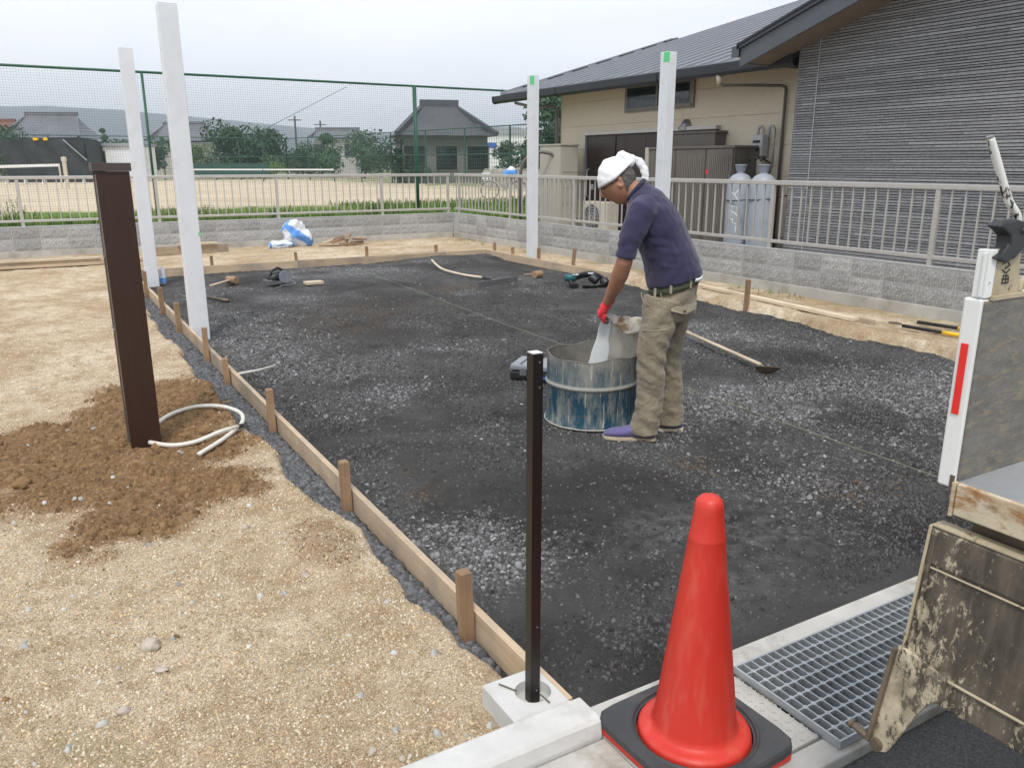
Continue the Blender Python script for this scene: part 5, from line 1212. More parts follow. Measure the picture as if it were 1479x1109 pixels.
MB().tube(smooth_pts([(.12,0,.10),(.2,.05,.06),(.22,-.06,.02),(.12,-.14,.015),(.0,-.13,.02),(-.10,-.16,.015)]), .006, 6).build('cord', M['greyplastic'], ps, world=False, smooth=True)
pk = thing('pry_bar', 'short dark steel bar lying right of the front white post', 'steel bar', (1.80, 9.9, 0))
MB().tube([(1.70,10.12,.02),(1.78,9.9,.02),(1.86,9.70,.02)], [.012,.014,.022], 8).build('bar', M['iron'], pk, smooth=True)
rk = thing('rake', 'garden rake with a curved pale handle and a wide grey head lying on the bed', 'rake', (5.3, 10, 0))
MB().tube(smooth_pts([(5.34,11.60,.10),(5.18,10.9,.05),(5.22,10.3,.03),(5.30,9.85,.035)]), .016, 8).build('handle', M['pale_y'], rk, smooth=True)
MB().tube([(5.30,9.85,.035),(5.31,9.60,.04)], .018, 8).build('socket', M['black'], rk)
MB().tube([(5.31,9.60,.04),(5.12,9.36,.03)], .007, 6).tube([(5.31,9.60,.04),(5.42,9.44,.03)], .007, 6).build('brace', M['steel'], rk)
MB().beam((4.93,9.28,.04),(5.66,9.53,.04),.012,.06,(0,0,1)).build('head_bar', M['steel'], rk)
mb = MB()
for k in range(16): x = 4.95+.7*k/15; y = 9.285+.24*k/15; mb.beam((x,y,.01),(x+.02,y-.05,.012),.007,.007)
mb.build('teeth', M['steel'], rk)
tb = thing('tool_pouch', 'black tool belt with pouches and a teal cordless drill lying on the bed', 'tool belt', (6.15, 8.55, 0), R(-30))
MB().tube(smooth_pts([(-.22,-.05,.10),(-.10,.08,.14),(.05,.10,.16),(.18,.03,.12),(.22,-.08,.06),(.10,-.14,.03),(-.08,-.13,.03)]), [(.012,.04)]*37, 8).build('belt', M['black'], tb, world=False, smooth=True)
mb = MB(); mb.tube([(.04,.02,.14),(.12,-.03,.08)], [.06,.055], 12); mb.tube([(.20,-.02,.10),(.24,-.08,.05)], [.06,.05], 12); mb.build('pouch', M['black'], tb, world=False, smooth=True, bevel=.01)
mb = MB(); mb.tube([(-.30,-.02,.13),(-.16,.0,.13)], [.045,.05], 12); mb.build('drill_body', M['teal'], tb, world=False, smooth=True)
mb = MB(); mb.tube([(-.24,-.02,.10),(-.20,-.06,.04)], [.025,.03], 8); mb.obox((-.19,-.08,.035),(.10,.08,.05), Matrix.Rotation(.4,3,'Z')); mb.build('drill_grip', M['black'], tb, world=False)
MB().box(.0,.07,-.02,.02,.175,.19).build('buckle', M['cloth_white'], tb, world=False, bevel=.005)
mb = MB(); mb.tube([(-.16+.035*math.cos(a*.7),-.03+.03*math.sin(a*.7),.17) for a in range(9)], .006, 6, closed=True); mb.build('ring', M['cloth_white'], tb, world=False)
tcs = thing('tool_case', 'flat black plastic tool case behind the thin post, half hidden by the drum', 'tool case', (3.15, 4.95, .0), R(-48))
MB().box(-.20,.22,-.14,.16,.015,.075).build('base', M['black'], tcs, world=False, bevel=.01); MB().box(-.20,.22,-.14,.16,.082,.125).build('lid', M['greyplastic'], tcs, world=False, bevel=.012)
for x in (-.13,-.02,.09): MB().box(x,x+.012,-.12,.14,.1255,.128).build('rib', M['black'], tcs, world=False)
for x in (-.12,.10): MB().box(x,x+.05,-.152,-.141,.05,.10).build('latch', M['steel'], tcs, world=False)
MB().box(.0,.07,-.1425,-.1405,.028,.05).build('label', M['blue'], tcs, world=False)
ho = thing('hoe', 'long handled hoe with a half round steel blade lying right of the worker', 'hoe', (4.8, 4.8, 0))
MB().tube([(5.30,6.25,.06),(4.72,4.26,.055)], .015, 10).build('handle', M['pale_y'], ho, smooth=True)
MB().tube(smooth_pts([(4.725,4.28,.055),(4.70,4.18,.05),(4.66,4.10,.075),(4.60,4.08,.10)]), .008, 8).build('neck', M['steel'], ho, smooth=True)
mb = MB(); n = 14; pr = [(-.085,0)]+[(.085*-math.cos(math.pi*k/n), -.085*math.sin(math.pi*k/n)) for k in range(1,n)]+[(.085,0)]
ex = Vector((.72,-.62,0)).normalized(); ey = Vector((-.35,-.45,.83)).normalized(); ez = ex.cross(ey)
mb.prism(pr, lambda p_, t_: tuple(Vector((4.60,4.08,.095))+ex*p_[0]*1.05+ey*p_[1]+ez*t_), 0, .003); mb.build('blade', M['iron'], ho)
mb = MB(); mb.tube([(4.0,12.45,.115),(3.72,6.5,.10),(3.60,1.62,.095)], .0014, 5); mb.build('guide_string', M['string'], label='thin pale green builders string stretched across the bed', cat='string')
for i, (a, b, lb_) in enumerate((((6.99,4.62,.075),(7.08,3.2,.075),'black and yellow banded bar with a ring end, nearer the bed'), ((7.28,4.66,.075),(7.45,3.25,.075),'black and yellow banded bar lying closer to the block wall'))):
    t = thing('barrier_bar', lb_, 'barrier bar', a, 0, group='black and yellow barrier bars')
    A_, B_ = Vector(a), Vector(b); MB().tube([A_, B_], .017, 10).build('bar', M['black'], t, smooth=True)
    for q in (.27, .60, .9): MB().tube([A_.lerp(B_, q), A_.lerp(B_, q+.11)], .0182, 10).build('band', M['yellow'], t, smooth=True)
    if i == 0: MB().tube([(6.975+.035*math.cos(k*.628), 4.69+.06*math.sin(k*.628), .09) for k in range(10)], .007, 6, closed=True).build('ring', M['iron'], t)
bt = thing('plastic_bottle', 'small clear and blue plastic bottle beside the far white post', 'bottle', (1.42, 11.62, .0))
MB().lathe([(.001,0),(.035,.005),(.035,.13),(.03,.14)], 14).build('label', M['cloth_white'], bt, world=False, smooth=True); MB().lathe([(.034,.141),(.033,.19),(.014,.225),(.014,.245),(.001,.246)], 14).build('neck', M['cloth_white'], bt, world=False, smooth=True)
MB().lathe([(.0365,.03),(.0365,.09)], 14).build('band', M['cloth_blue'], bt, world=False, smooth=True)

# ------------------------------------------------------------ drum
def mat_drum():
    m, t, b = newmat('blue drum caked with cement')
    v = coords(t); vs_ = coords(t, (5, 5, 1.3))
    base = ramp(t, noi(t, v, 6, 6, .6), [(.3, (.012,.05,.085)), (.7, (.022,.075,.11))])
    f = ramp(t, noi(t, vs_, 3.2, 8, .72), [(.45, (0,0,0)), (.62, (.9,.9,.9))]); c = mixc(t, f, base, (.25,.25,.225))
    sp = N(t, 'ShaderNodeSeparateXYZ'); L(t, v, sp.inputs[0])
    top = N(t, 'ShaderNodeMapRange'); top.inputs[1].default_value = .20; top.inputs[2].default_value = .40; L(t, sp.outputs[2], top.inputs[0])
    mm = N(t, 'ShaderNodeMath', operation='MULTIPLY'); L(t, top.outputs[0], mm.inputs[0]); L(t, ramp(t, noi(t, v, 9, 8, .7), [(.30, (0,0,0)), (.6, (1,1,1))]), mm.inputs[1])
    c = mixc(t, mm.outputs[0], c, (.26,.255,.225))
    bd = ramp(t, sp.outputs[2], [(.236, (0,0,0)), (.246, (.85,.85,.85)), (.262, (.85,.85,.85)), (.275, (0,0,0))]); c = mixc(t, bd, c, (.36,.35,.31))
    dr_ = ramp(t, noi(t, coords(t, (40, 40, 2.5)), 1.4, 4, .6), [(.62, (0,0,0)), (.66, (.9,.9,.9))]); c = mixc(t, dr_, c, (.42,.41,.36))
    c = mixc(t, ramp(t, noi(t, v, 17, 6, .7), [(.64, (0,0,0)), (.70, (.7,.7,.7))]), c, (.16,.08,.035))
    L(t, c, b.inputs['Base Color']); b.inputs['Roughness'].default_value = .85; b.inputs['Specular IOR Level'].default_value = .2; bump(t, b, noi(t, v, 40, 6, .7), .6, .008); return m
M['drum'] = mat_drum(); M['druminside'] = pm('cement crusted inside', (.14,.135,.115), (.24,.23,.20), 10, .9, bmp=.6, bscale=40)
FA = Vector((3.0, 3.55, 0)); fang = math.atan2(3.0, 3.55); UU = Vector((math.cos(fang), -math.sin(fang), 0)); AA = Vector((math.sin(fang), math.cos(fang), 0))
dc = FA + UU*-.345 + AA*.26
dm = thing('half_drum', 'cut down blue steel drum caked with grey cement, in front of the worker', 'drum', dc)
wob = lambda a, z: .008*math.sin(2*a+1)+.004*math.sin(5*a)
n = 64; prof = [(.272,0),(.289,.0),(.291,.006),(.289,.016),(.282,.02),(.281,.10),(.281,.235),(.284,.243),(.291,.25),(.291,.256),(.284,.264),(.281,.272),(.281,.36),(.282,.425)]
def lip(a): return .010*math.sin(3*a)+.006*math.sin(7*a+1)
mb = MB(); mb.lathe(prof, n, wob=wob); vv = mb.v
for k in range(n): x, y, z = vv[(len(prof)-1)*n+k]; vv[(len(prof)-1)*n+k] = (x, y, z+lip(2*math.pi*k/n))
mb.build('shell', M['drum'], dm, world=False, smooth=True, fix=False)
mb = MB(); pi_ = [(.279,.425),(.277,.36),(.276,.10),(.272,.03),(.001,.028)]; mb.lathe(pi_, n, wob=wob)
for k in range(n): x, y, z = mb.v[k]; mb.v[k] = (x, y, z+lip(2*math.pi*k/n))
mb.build('lining', M['druminside'], dm, world=False, smooth=True, fix=False)
mb = MB(); mb.tube([( (.2805)*(1+wob(2*math.pi*k/n,0))*math.cos(2*math.pi*k/n), .2805*(1+wob(2*math.pi*k/n,0))*math.sin(2*math.pi*k/n), .426+lip(2*math.pi*k/n)) for k in range(n)], .0035, 6, closed=True); mb.build('cut_rim', M['druminside'], dm, world=False, smooth=True)
mb = MB(); mb.tube([(.291*math.cos(2*math.pi*k/n), .291*math.sin(2*math.pi*k/n), .006) for k in range(n)], .0045, 6, closed=True); mb.build('bottom_rim', M['rimcream'], dm, world=False, smooth=True)

# ------------------------------------------------------------ cone with rubber base
M['cone'] = M['red']
cn = thing('traffic_cone', 'faded red traffic cone standing in a black rubber weight', 'traffic cone', (1.345, 1.338, ZC), R(2))
def rsq(h, r_, n=6):
    out = []
    for cx, cy, a0 in ((h-r_,h-r_,0),(-h+r_,h-r_,90),(-h+r_,-h+r_,180),(h-r_,-h+r_,270)):
        for k in range(n+1): a = R(a0+90*k/n); out.append((cx+r_*math.cos(a), cy+r_*math.sin(a)))
    return out
mb = MB(); mb.loft([[(x*s_, y*s_, z) for x, y in rsq(.185,.025)] for z, s_ in ((.003,1),(.020,1.0),(.024,.98))]); mb.build('base', M['cone'], cn, world=False)
mb = MB(); prof = [(.150,.022),(.150,.052),(.146,.060),(.138,.064),(.128,.066),(.120,.072),(.116,.085),(.100,.20),(.075,.38),(.052,.545),(.046,.590),(.0445,.60),(.0415,.625),(.034,.660),(.0325,.690),(.029,.703),(.020,.711),(.001,.714)]
prof = [(.148,.022),(.148,.050),(.143,.058),(.132,.062),(.118,.065),(.112,.072),(.108,.085),(.094,.20),(.072,.38),(.052,.545),(.0455,.600),(.0457,.602),(.0455,.606),(.0447,.608),(.0365,.672),(.0355,.688),(.032,.702),(.022,.712),(.001,.715)]
mb.lathe(prof, 64); mb.build('cone', M['cone'], cn, world=False, smooth=True)
rw = thing('rubber_weight', 'square black rubber weight pushed down over the foot of the red cone', 'cone weight', (1.345, 1.338, ZC), R(2))
mb = MB(); sq_ = []; n = 48
for k in range(n):
    a = 2*math.pi*(k+.5)/n; c_, s_ = math.cos(a), math.sin(a); q = (abs(c_)**9+abs(s_)**9)**(1/9); sq_.append((c_/q, s_/q, c_, s_))
lv = []
for z, k_ in ((.026,.192),(.045,.193),(.052,.188)): lv.append([(a_*k_, b_*k_, z) for a_, b_, c_, s_ in sq_])
for z, r_ in ((.053,.170),(.057,.166),(.055,.161),(.048,.158),(.046,.153),(.026,.152)): lv.append([(c_*r_, s_*r_, z) for a_, b_, c_, s_ in sq_])
lv.append(lv[0]); mb.loft(lv, caps=False); mb.build('weight', M['rubber'], rw, world=False, smooth=True, auto=35)
# ------------------------------------------------------------ truck
def mat_bed(name, base1, base2, paint, th=(.50,.58), ps=16, vs_=(1,1,1)):
    m, t, b = newmat(name); v = coords(t, vs_)
    c = ramp(t, noi(t, v, 5, 8, .7), [(.3, base1), (.7, base2)])
    f = ramp(t, noi(t, v, ps, 9, .72, .5), [(th[0], (0,0,0)), (th[1], (1,1,1))])
    big = ramp(t, noi(t, v, 7, 4, .55), [(.42, (0,0,0)), (.56, (1,1,1))])
    mm = N(t, 'ShaderNodeMath', operation='MULTIPLY'); L(t, f, mm.inputs[0]); L(t, big, mm.inputs[1])
    c = mixc(t, mm.outputs[0], c, paint)
    c = mixc(t, ramp(t, noi(t, v, 11, 7, .7), [(.60, (0,0,0)), (.72, (.8,.8,.8))]), c, (.17,.085,.035))
    L(t, c, b.inputs['Base Color']); b.inputs['Roughness'].default_value = .65; bump(t, b, noi(t, v, 45, 7, .7), .4, .004); return m
def mat_gate():
    m, t, b = newmat('worn tailgate, paint flaking to dark metal'); v = coords(t)
    sp = N(t, 'ShaderNodeSeparateXYZ'); L(t, v, sp.inputs[0])
    c = ramp(t, noi(t, v, 9, 8, .7), [(.3, (.030,.024,.018)), (.52, (.065,.052,.038)), (.72, (.125,.105,.078))])
    smear = ramp(t, noi(t, coords(t, (3, 6, 1.2)), 5, 6, .6), [(.45, (0,0,0)), (.70, (.7,.7,.7))]); c = mixc(t, smear, c, (.16,.135,.10))
    # paint survives towards the free edges and the lower half
    ey = N(t, 'ShaderNodeMapRange'); ey.inputs[1].default_value = .62; ey.inputs[2].default_value = .80; ey.inputs[3].default_value = .0; ey.inputs[4].default_value = .125; L(t, sp.outputs[1], ey.inputs[0])
    ez = N(t, 'ShaderNodeMapRange'); ez.inputs[1].default_value = .82; ez.inputs[2].default_value = .56; ez.inputs[3].default_value = -.03; ez.inputs[4].default_value = .085; L(t, sp.outputs[2], ez.inputs[0])
    ad = N(t, 'ShaderNodeMath', operation='ADD'); L(t, ey.outputs[0], ad.inputs[0]); L(t, ez.outputs[0], ad.inputs[1])
    a2 = N(t, 'ShaderNodeMath', operation='ADD'); L(t, ad.outputs[0], a2.inputs[0]); L(t, noi(t, coords(t, (1, 1, .5)), 60, 9, .8, .3), a2.inputs[1])
    f = ramp(t, a2.outputs[0], [(.605, (0,0,0)), (.66, (1,1,1))])
    c = mixc(t, f, c, ramp(t, noi(t, v, 20, 4), [(.3, (.22,.18,.12)), (.65, (.56,.48,.34))]))
    c = mixc(t, ramp(t, noi(t, v, 13, 8, .75), [(.60, (0,0,0)), (.70, (.7,.7,.7))]), c, (.15,.075,.03))
    L(t, c, b.inputs['Base Color']); b.inputs['Roughness'].default_value = .6; p = bump(t, b, f, .35, .002); bump(t, b, noi(t, v, 60, 7, .7), .35, .003, p); return m
M['gate'] = mat_gate()
M['gate_edge'] = mat_bed('cream edge with rust', (.32,.26,.165), (.52,.45,.31), (.10,.06,.03), (.55,.62), 30)
M['sill'] = mat_bed('rusty cream sill', (.46,.38,.25), (.66,.58,.43), (.30,.14,.04), (.46,.60), 9, (1,1,2))
M['inner'] = mat_bed('scuffed bed side lining', (.11,.105,.095), (.20,.19,.17), (.24,.20,.14), (.48,.60), 9, (3,1,9))
M['bedfloor'] = pm('scratched grey bed floor', (.26,.27,.28), (.40,.41,.42), 6, .5, metal=.3, bmp=.15, dirt=(.16,.11,.06), dscale=5, dth=(.6,.85))
tk = thing('dump_truck', 'white dump truck seen from its open bed end with a worn dark tailgate hanging down', 'truck', (1.37, 0, 0))
TY0, TY1 = -.90, .80
sg = MB().box(1.372, 4.4, .767, .80, .985, 1.329).build('side_gate', M['truckwhite'], tk, bevel=.004)
def sub(par, name, mb, mat, bevel=0, smooth=False):
    off = par.location+(par.parent.location if par.parent else Vector()); o = link(name, mb.mesh(name, mat, smooth, off=tuple(off)), par)
    if bevel: b = o.modifiers.new('b','BEVEL'); b.width = bevel; b.segments = 2
    return o
sub(sg, 'lining', MB().box(1.376, 4.4, .7625, .7665, 1.0, 1.325), M['inner'])
sub(sg, 'reflector', MB().box(1.3695, 1.3715, .7785, .7915, 1.122, 1.250), M['redtape'], .0008)
sub(sg, 'top_edge', MB().box(1.39, 4.4, .760, .7665, 1.3255, 1.334), M['gate_edge'], .001)
sub(sg, 'rust_patch', MB().box(1.3705, 1.3718, .7675, .776, .987, 1.010), M['iron'])
MB().box(1.372, 4.4, TY0-.0, -.867, .985, 1.329).build('side_gate', M['truckwhite'], tk, bevel=.004)
MB().box(1.376, 4.4, -.865, .762, .975, 1.0).build('bed_floor', M['bedfloor'], tk)
sl = MB().box(1.368, 1.40, -.90, .7605, .938, .9995).build('rear_sill', M['sill'], tk, bevel=.003)
sub(sl, 'corner_flange', MB().box(1.366, 1.385, .7615, .768, .935, 1.0), M['sill'], .001)
MB().box(1.405, 4.4, -.86, .74, .90, .973).build('cross_member', M['iron'], tk)
MB().box(4.4, 4.46, -.9, .8, .95, 1.75).build('headboard', M['truckwhite'], tk, bevel=.005)
# corner post with striker and lever
po = MB().box(1.374, 1.395, .766, .789, 1.330, 1.412).box(1.3705, 1.3735, .7705, .7765, 1.332, 1.408).build('corner_post', M['truckwhite'], tk, bevel=.0015)
sub(po, 'post_side', MB().add([(1.3955,.7675,1.330),(1.478,.7675,1.330),(1.466,.7675,1.412),(1.3955,.7675,1.412),(1.3955,.775,1.330),(1.478,.775,1.330),(1.466,.775,1.412),(1.3955,.775,1.412)], [(0,1,2,3),(7,6,5,4),(0,4,5,1),(1,5,6,2),(2,6,7,3),(3,7,4,0)]), M['gate_edge'])
hk = MB(); pr = [(1.3734,1.4512),(1.3902,1.4592),(1.4280,1.4605),(1.4532,1.4552),(1.4658,1.4326),(1.4574,1.4100),(1.4322,1.3940),(1.4070,1.3901),(1.3755,1.3994),(1.3965,1.4073),(1.4112,1.4193),(1.4091,1.4339),(1.3944,1.4419)]
hk.prism(pr, lambda p, t_: (p[0], t_, p[1]), .757, .783)
hk_ = hk.build('latch_hook', M['black'], tk, bevel=.004); 
sub(hk_, 'hook_cheek', MB().prism([(1.41,1.392),(1.445,1.395),(1.462,1.42),(1.45,1.448),(1.42,1.45),(1.428,1.42)], lambda p, t_: (p[0], t_, p[1]), .7835, .789), M['iron']); sub(hk_, 'pivot_bolt', MB().tube([(1.448,.752,1.442),(1.448,.757,1.442)], .008, 8), M['steel'])
lv_ = MB().tube(smooth_pts([(1.449,.772,1.452),(1.445,.772,1.466),(1.428,.776,1.484),(1.420,.781,1.50),(1.392,.792,1.560),(1.376,.798,1.592)], 4), [.0068]*21, 10).build('latch_lever', M['leverpaint'], tk, smooth=True)
sub(lv_, 'lever_tip', MB().tube([(1.3765,.7978,1.591),(1.3755,.7982,1.594)], .0070, 10), M['steel'])
MB().tube(smooth_pts([(1.484,.77,1.334),(1.488,.77,1.350),(1.50,.77,1.356),(1.53,.77,1.356),(1.545,.77,1.35),(1.55,.77,1.332)], 4), .006, 8).build('rope_hook', M['gate_edge'], tk, smooth=True)
# worn scribbled mark on the post
mk = MB()
for (xa, za, xb, zb) in ((1.415,1.386,1.430,1.390),(1.430,1.390,1.438,1.383),(1.438,1.383,1.425,1.378),(1.418,1.376,1.430,1.370),(1.430,1.370,1.440,1.376),(1.422,1.366,1.438,1.366),(1.420,1.360,1.440,1.360),(1.424,1.366,1.422,1.352),(1.432,1.366,1.432,1.352),(1.439,1.364,1.441,1.352),(1.421,1.353,1.441,1.353)):
    mk.beam((xa,.7669,za),(xb,.7669,zb),.0025,.0008,(0,1,0))
sub(po, 'marking', mk, M['black'])
# tailgate: hangs from the sill, leaning a little outwards at the bottom
tg_ = thing('tailgate', None, None, (0,0,0)); tg_.parent = tk; tg_.location = (0,0,0); tk_off = tk.location
gx = lambda z: 1.365 - (.905-z)*.13
def gbox(mb, ya, yb, za, zb, o0, o1):    # slab lying in the gate plane, o = offset outwards (-X)
    vs = [(gx(z)-o, y, z) for o in (o0, o1) for z in (za, zb) for y in (ya, yb)]
    return mb.add(vs, [(0,1,3,2),(4,6,7,5),(0,4,5,1),(2,3,7,6),(0,2,6,4),(1,5,7,3)])
def gsub(name, mb, mat, bevel=0): return sub(tg_, name, mb, mat, bevel)
tg_.location = (0,0,0)
gsub('plate', gbox(MB(), -.84, .790, .588, .905, -.03, 0), M['gate'], .004)
gsub('top_band', gbox(MB(), -.84, .787, .838, .902, .0005, .004), M['gate'], .002)
gsub('top_edge', gbox(MB(), -.84, .791, .9052, .910, -.029, .001), M['gate_edge'], .001)
gsub('rib', gbox(MB(), -.84, .782, .829, .8325, .0005, .005), M['gate_edge'], .002)
gsub('rib', gbox(MB(), -.84, .765, .641, .6455, .0005, .006), M['gate_edge'], .002)
gsub('side_edge', gbox(MB(), .7905, .797, .600, .906, -.028, .002), M['gate_edge'], .002)
gsub('side_rib', gbox(MB(), .776, .782, .602, .90, .0005, .006), M['gate'], .001)
pl2 = [(.792,.648),(.765,.645),(.728,.597),(.742,.578),(.757,.566),(.770,.512),(.782,.508),(.795,.590)]
mb = MB(); mb.prism([(.797,.665),(.765,.662),(.700,.650),(.694,.612),(.704,.598),(.722,.586),(.739,.546),(.765,.475),(.776,.450),(.790,.443),(.806,.450),(.808,.48),(.802,.57)], lambda p, t_: (gx(p[1])-t_, p[0], p[1]), .0045, .013)
gsub('hinge_arm', mb, M['gate'], .0015)
mb = MB(); mb.beam((gx(.66)-.016,.799,.660),(gx(.455)-.016,.812,.455),.008,.014,(1,0,0)); gsub('arm_flange', mb, M['iron'], .001)
gsub('pin', MB().tube([(gx(.45)-.010,.802,.455),(gx(.45)-.010,.852,.462),(gx(.45)-.010,.852,.462),(gx(.45)-.010,.858,.463)], [.008,.008,.0105,.0105], 12), M['iron'])
gsub('boss', MB().tube([(gx(.45)-.020,.795,.456),(gx(.45)+.002,.795,.456)], .0125, 14), M['iron'])
# running gear and cab beyond the frame
for y in (-.35, .35): MB().box(1.9, 6.4, y-.04, y+.04, .62, .82).build('chassis_rail', M['iron'], tk)
wl = MB().lathe([(.12,-.10),(.30,-.10),(.34,-.07),(.34,.07),(.30,.10),(.12,.10)], 28).mesh('wheel', M['tyre'])
for x in (2.6, 5.4):
    for y in (-.68, .60): w_ = link('wheel', wl, tk, (x-1.37, y, .36), (R(90),0,0)); rim = MB().lathe([(.001,.05),(.19,.06),(.20,.085),(.001,.09)], 20).mesh('rim', M['steelgrey']); link('rim', rim, w_)
MB().box(1.43, 1.47, .60, .70, .80, .897).build('rubber_stop', M['rubber'], tk, bevel=.01)
mb = MB(); mb.prism([(4.6,.55),(6.35,.55),(6.35,1.15),(6.1,1.95),(4.6,1.95)], lambda p, t_: (p[0], t_, p[1]), -.8, .8); mb.build('cab', M['truckwhite'], tk, bevel=.04)

# ------------------------------------------------------------ worker
pe = thing('person', 'worker in navy shirt, khaki trousers and white head towel bending over the drum', 'person', FA, -fang)
def ell(c, hx, hy, n=24, tilt=0, sup=1.0):
    out = []
    for k in range(n):
        a = 2*math.pi*k/n; x, y = math.cos(a), math.sin(a)
        x = math.copysign(abs(x)**sup, x)*hx; y = math.copysign(abs(y)**sup, y)*hy
        out.append((c[0]+x*math.cos(tilt), c[1]+y, c[2]+x*math.sin(tilt)))
    return out
M['skin'] = pm('tanned skin', (.33,.155,.09), (.42,.21,.13), 14, .5, bmp=.15, bscale=90); M['hair'] = pm('short grey hair', (.05,.045,.04), (.13,.12,.11), 60, .9, bmp=.4, bscale=200)
def cloth(name, c1, c2, wr=14, k=.5):
    m, t, b = newmat(name); v = coords(t); a = noi(t, v, 5, 5, .6, .4)
    c = ramp(t, a, [(.3, c1), (.7, c2)]); L(t, c, b.inputs['Base Color']); b.inputs['Roughness'].default_value = .9; b.inputs['Specular IOR Level'].default_value = .15
    b.inputs['Sheen Weight'].default_value = .25
    p = bump(t, b, noi(t, v, wr, 5, .55, 1.2), k, .02); bump(t, b, noi(t, v, 600, 2, .5), .25, .001, p); return m
M['shirt'] = cloth('navy violet jersey', (.028,.026,.062), (.050,.046,.094), 7, .35)
M['shirt_d'] = cloth('darker collar', (.022,.022,.055), (.032,.03,.07), 20, .4)
M['khaki'] = cloth('worn khaki twill', (.20,.165,.115), (.32,.275,.20), 16, .6)
M['khaki_l'] = cloth('faded khaki flap', (.30,.26,.19), (.38,.33,.25), 20, .4)
M['towel'] = cloth('white towel', (.78,.79,.81), (.84,.85,.86), 18, .35)
M['glove'] = cloth('red rubber glove', (.62,.02,.035), (.72,.04,.05), 60, .4); M['glove_d'] = cloth('dark glove palm', (.05,.04,.05), (.10,.08,.09), 60, .4)
M['shoe'] = cloth('purple canvas shoe', (.12,.105,.24), (.17,.15,.33), 30, .4); M['belt'] = pm('olive belt', (.05,.06,.035), (.07,.08,.045), 30, .7)
M['lens'] = pm('dark spectacle', (.01,.01,.012), None, 5, .2)
# body: one continuous figure
mb = MB()
mb.loft([ell((.12,0,.80),.12,.15), ell((.115,0,.90),.115,.14), ell((.07,0,1.06),.115,.145), ell((.015,0,1.20),.12,.155), ell((-.045,0,1.32),.10,.15), ell((-.085,0,1.385),.07,.085), ell((-.115,0,1.405),.054,.056,tilt=R(50)), ell((-.155,0,1.43),.052,.054,tilt=R(60))])
for s in (-1, 1):
    ya = s*.17
    if s < 0: arm = [((-.05,-.15,1.335),.055),((-.075,-.19,1.30),.055),((-.115,-.215,1.19),.050),((-.147,-.222,1.08),.044),((-.150,-.222,1.045),.045),((-.172,-.185,.97),.047),((-.197,-.140,.90),.042),((-.230,-.085,.825),.031),((-.243,-.060,.79),.029)]
    else: arm = [((-.05,.15,1.32),.055),((-.04,.18,1.27),.055),((-.025,.21,1.18),.050),((.0,.22,1.06),.044),((.015,.235,.96),.042),((.025,.24,.87),.038),((.03,.245,.76),.028),((.03,.246,.72),.026)]
    mb.tube([a for a, r_ in arm], [r_ for a, r_ in arm], 14)
    yl = -.095 if s < 0 else .10
    leg = [((.10,yl*.6,.85),.08),((.05,yl,.70),.080),((.02,yl,.48),.060),((.03,yl,.30),.058),((.01,yl,.12),.040),((.01,yl,.06),.04)] if s < 0 else [((.13,yl*.6,.85),.08),((.13,yl,.68),.08),((.095,yl,.46),.058),((.14,yl,.28),.055),((.15,yl,.12),.04),((.15,yl,.06),.04)]
    mb.tube([a for a, r_ in leg], [r_ for a, r_ in leg], 14)
# head
hc = Vector((-.205,0,1.450)); up = Vector((-.52,0,.854)).normalized(); fw = Vector((-up.z,0,up.x)).normalized()
if fw.x > 0: fw = -fw
sd_ = up.cross(fw)
def HP(f, s_, h_): return hc + fw*f + sd_*s_ + up*h_
vs = []; nu, nv = 40, 28
for j in range(nv+1):
    th = math.pi*j/nv; hh = math.cos(th)
    for i in range(nu):
        ph = 2*math.pi*i/nu; f = math.cos(ph)*math.sin(th); s_ = math.sin(ph)*math.sin(th)
        F_, S_, H_ = .100, .077, .122
        if hh < 0: S_ *= 1-.32*(-hh)**1.3; F_ *= 1-.10*(-hh) if f > 0 else 1-.30*(-hh)
        x = f*F_; y = s_*S_; z = hh*H_
        fr = max(0, f)
        if f > 0:
            x += .020*math.exp(-(y/.011)**2-((z+.018)/.022)**2) + .012*math.exp(-(y/.010)**2-((z-.002)/.03)**2)      # nose
            x -= .008*math.exp(-((abs(y)-.032)/.014)**2-((z-.014)/.014)**2)                                          # eye sockets
            x += .005*math.exp(-(y/.05)**2-((z-.034)/.010)**2)                                                        # brow
            x += .006*math.exp(-(y/.022)**2-((z+.055)/.007)**2) + .006*math.exp(-(y/.020)**2-((z+.068)/.007)**2) - .005*math.exp(-(y/.024)**2-((z+.0615)/.003)**2)
            x += .010*math.exp(-(y/.025)**2-((z+.098)/.016)**2)
        vs.append(HP(x, y, z))
fs = [(j*nu+i, j*nu+(i+1)%nu, (j+1)*nu+(i+1)%nu, (j+1)*nu+i) for j in range(nv) for i in range(nu)]
mb.add(vs, fs); mb.tube([(-.10,0,1.385),(-.135,0,1.41),HP(-.035,0,-.05)], [.058,.056,.058], 16)
for s in (-1, 1):
    ear = [HP(-.008+.014*math.cos(a*.63), s*(.073+.006*(a % 5 > 2)), .0+.026*math.sin(a*.63)) for a in range(10)]
    mb.tube(ear, .0055, 6, closed=True); mb.tube([HP(-.008,s*.066,.0), HP(-.008,s*.076,.0)], [.018,.014], 10)
remeshed(mb, 'body', .0065, M['skin'], pe, 3)
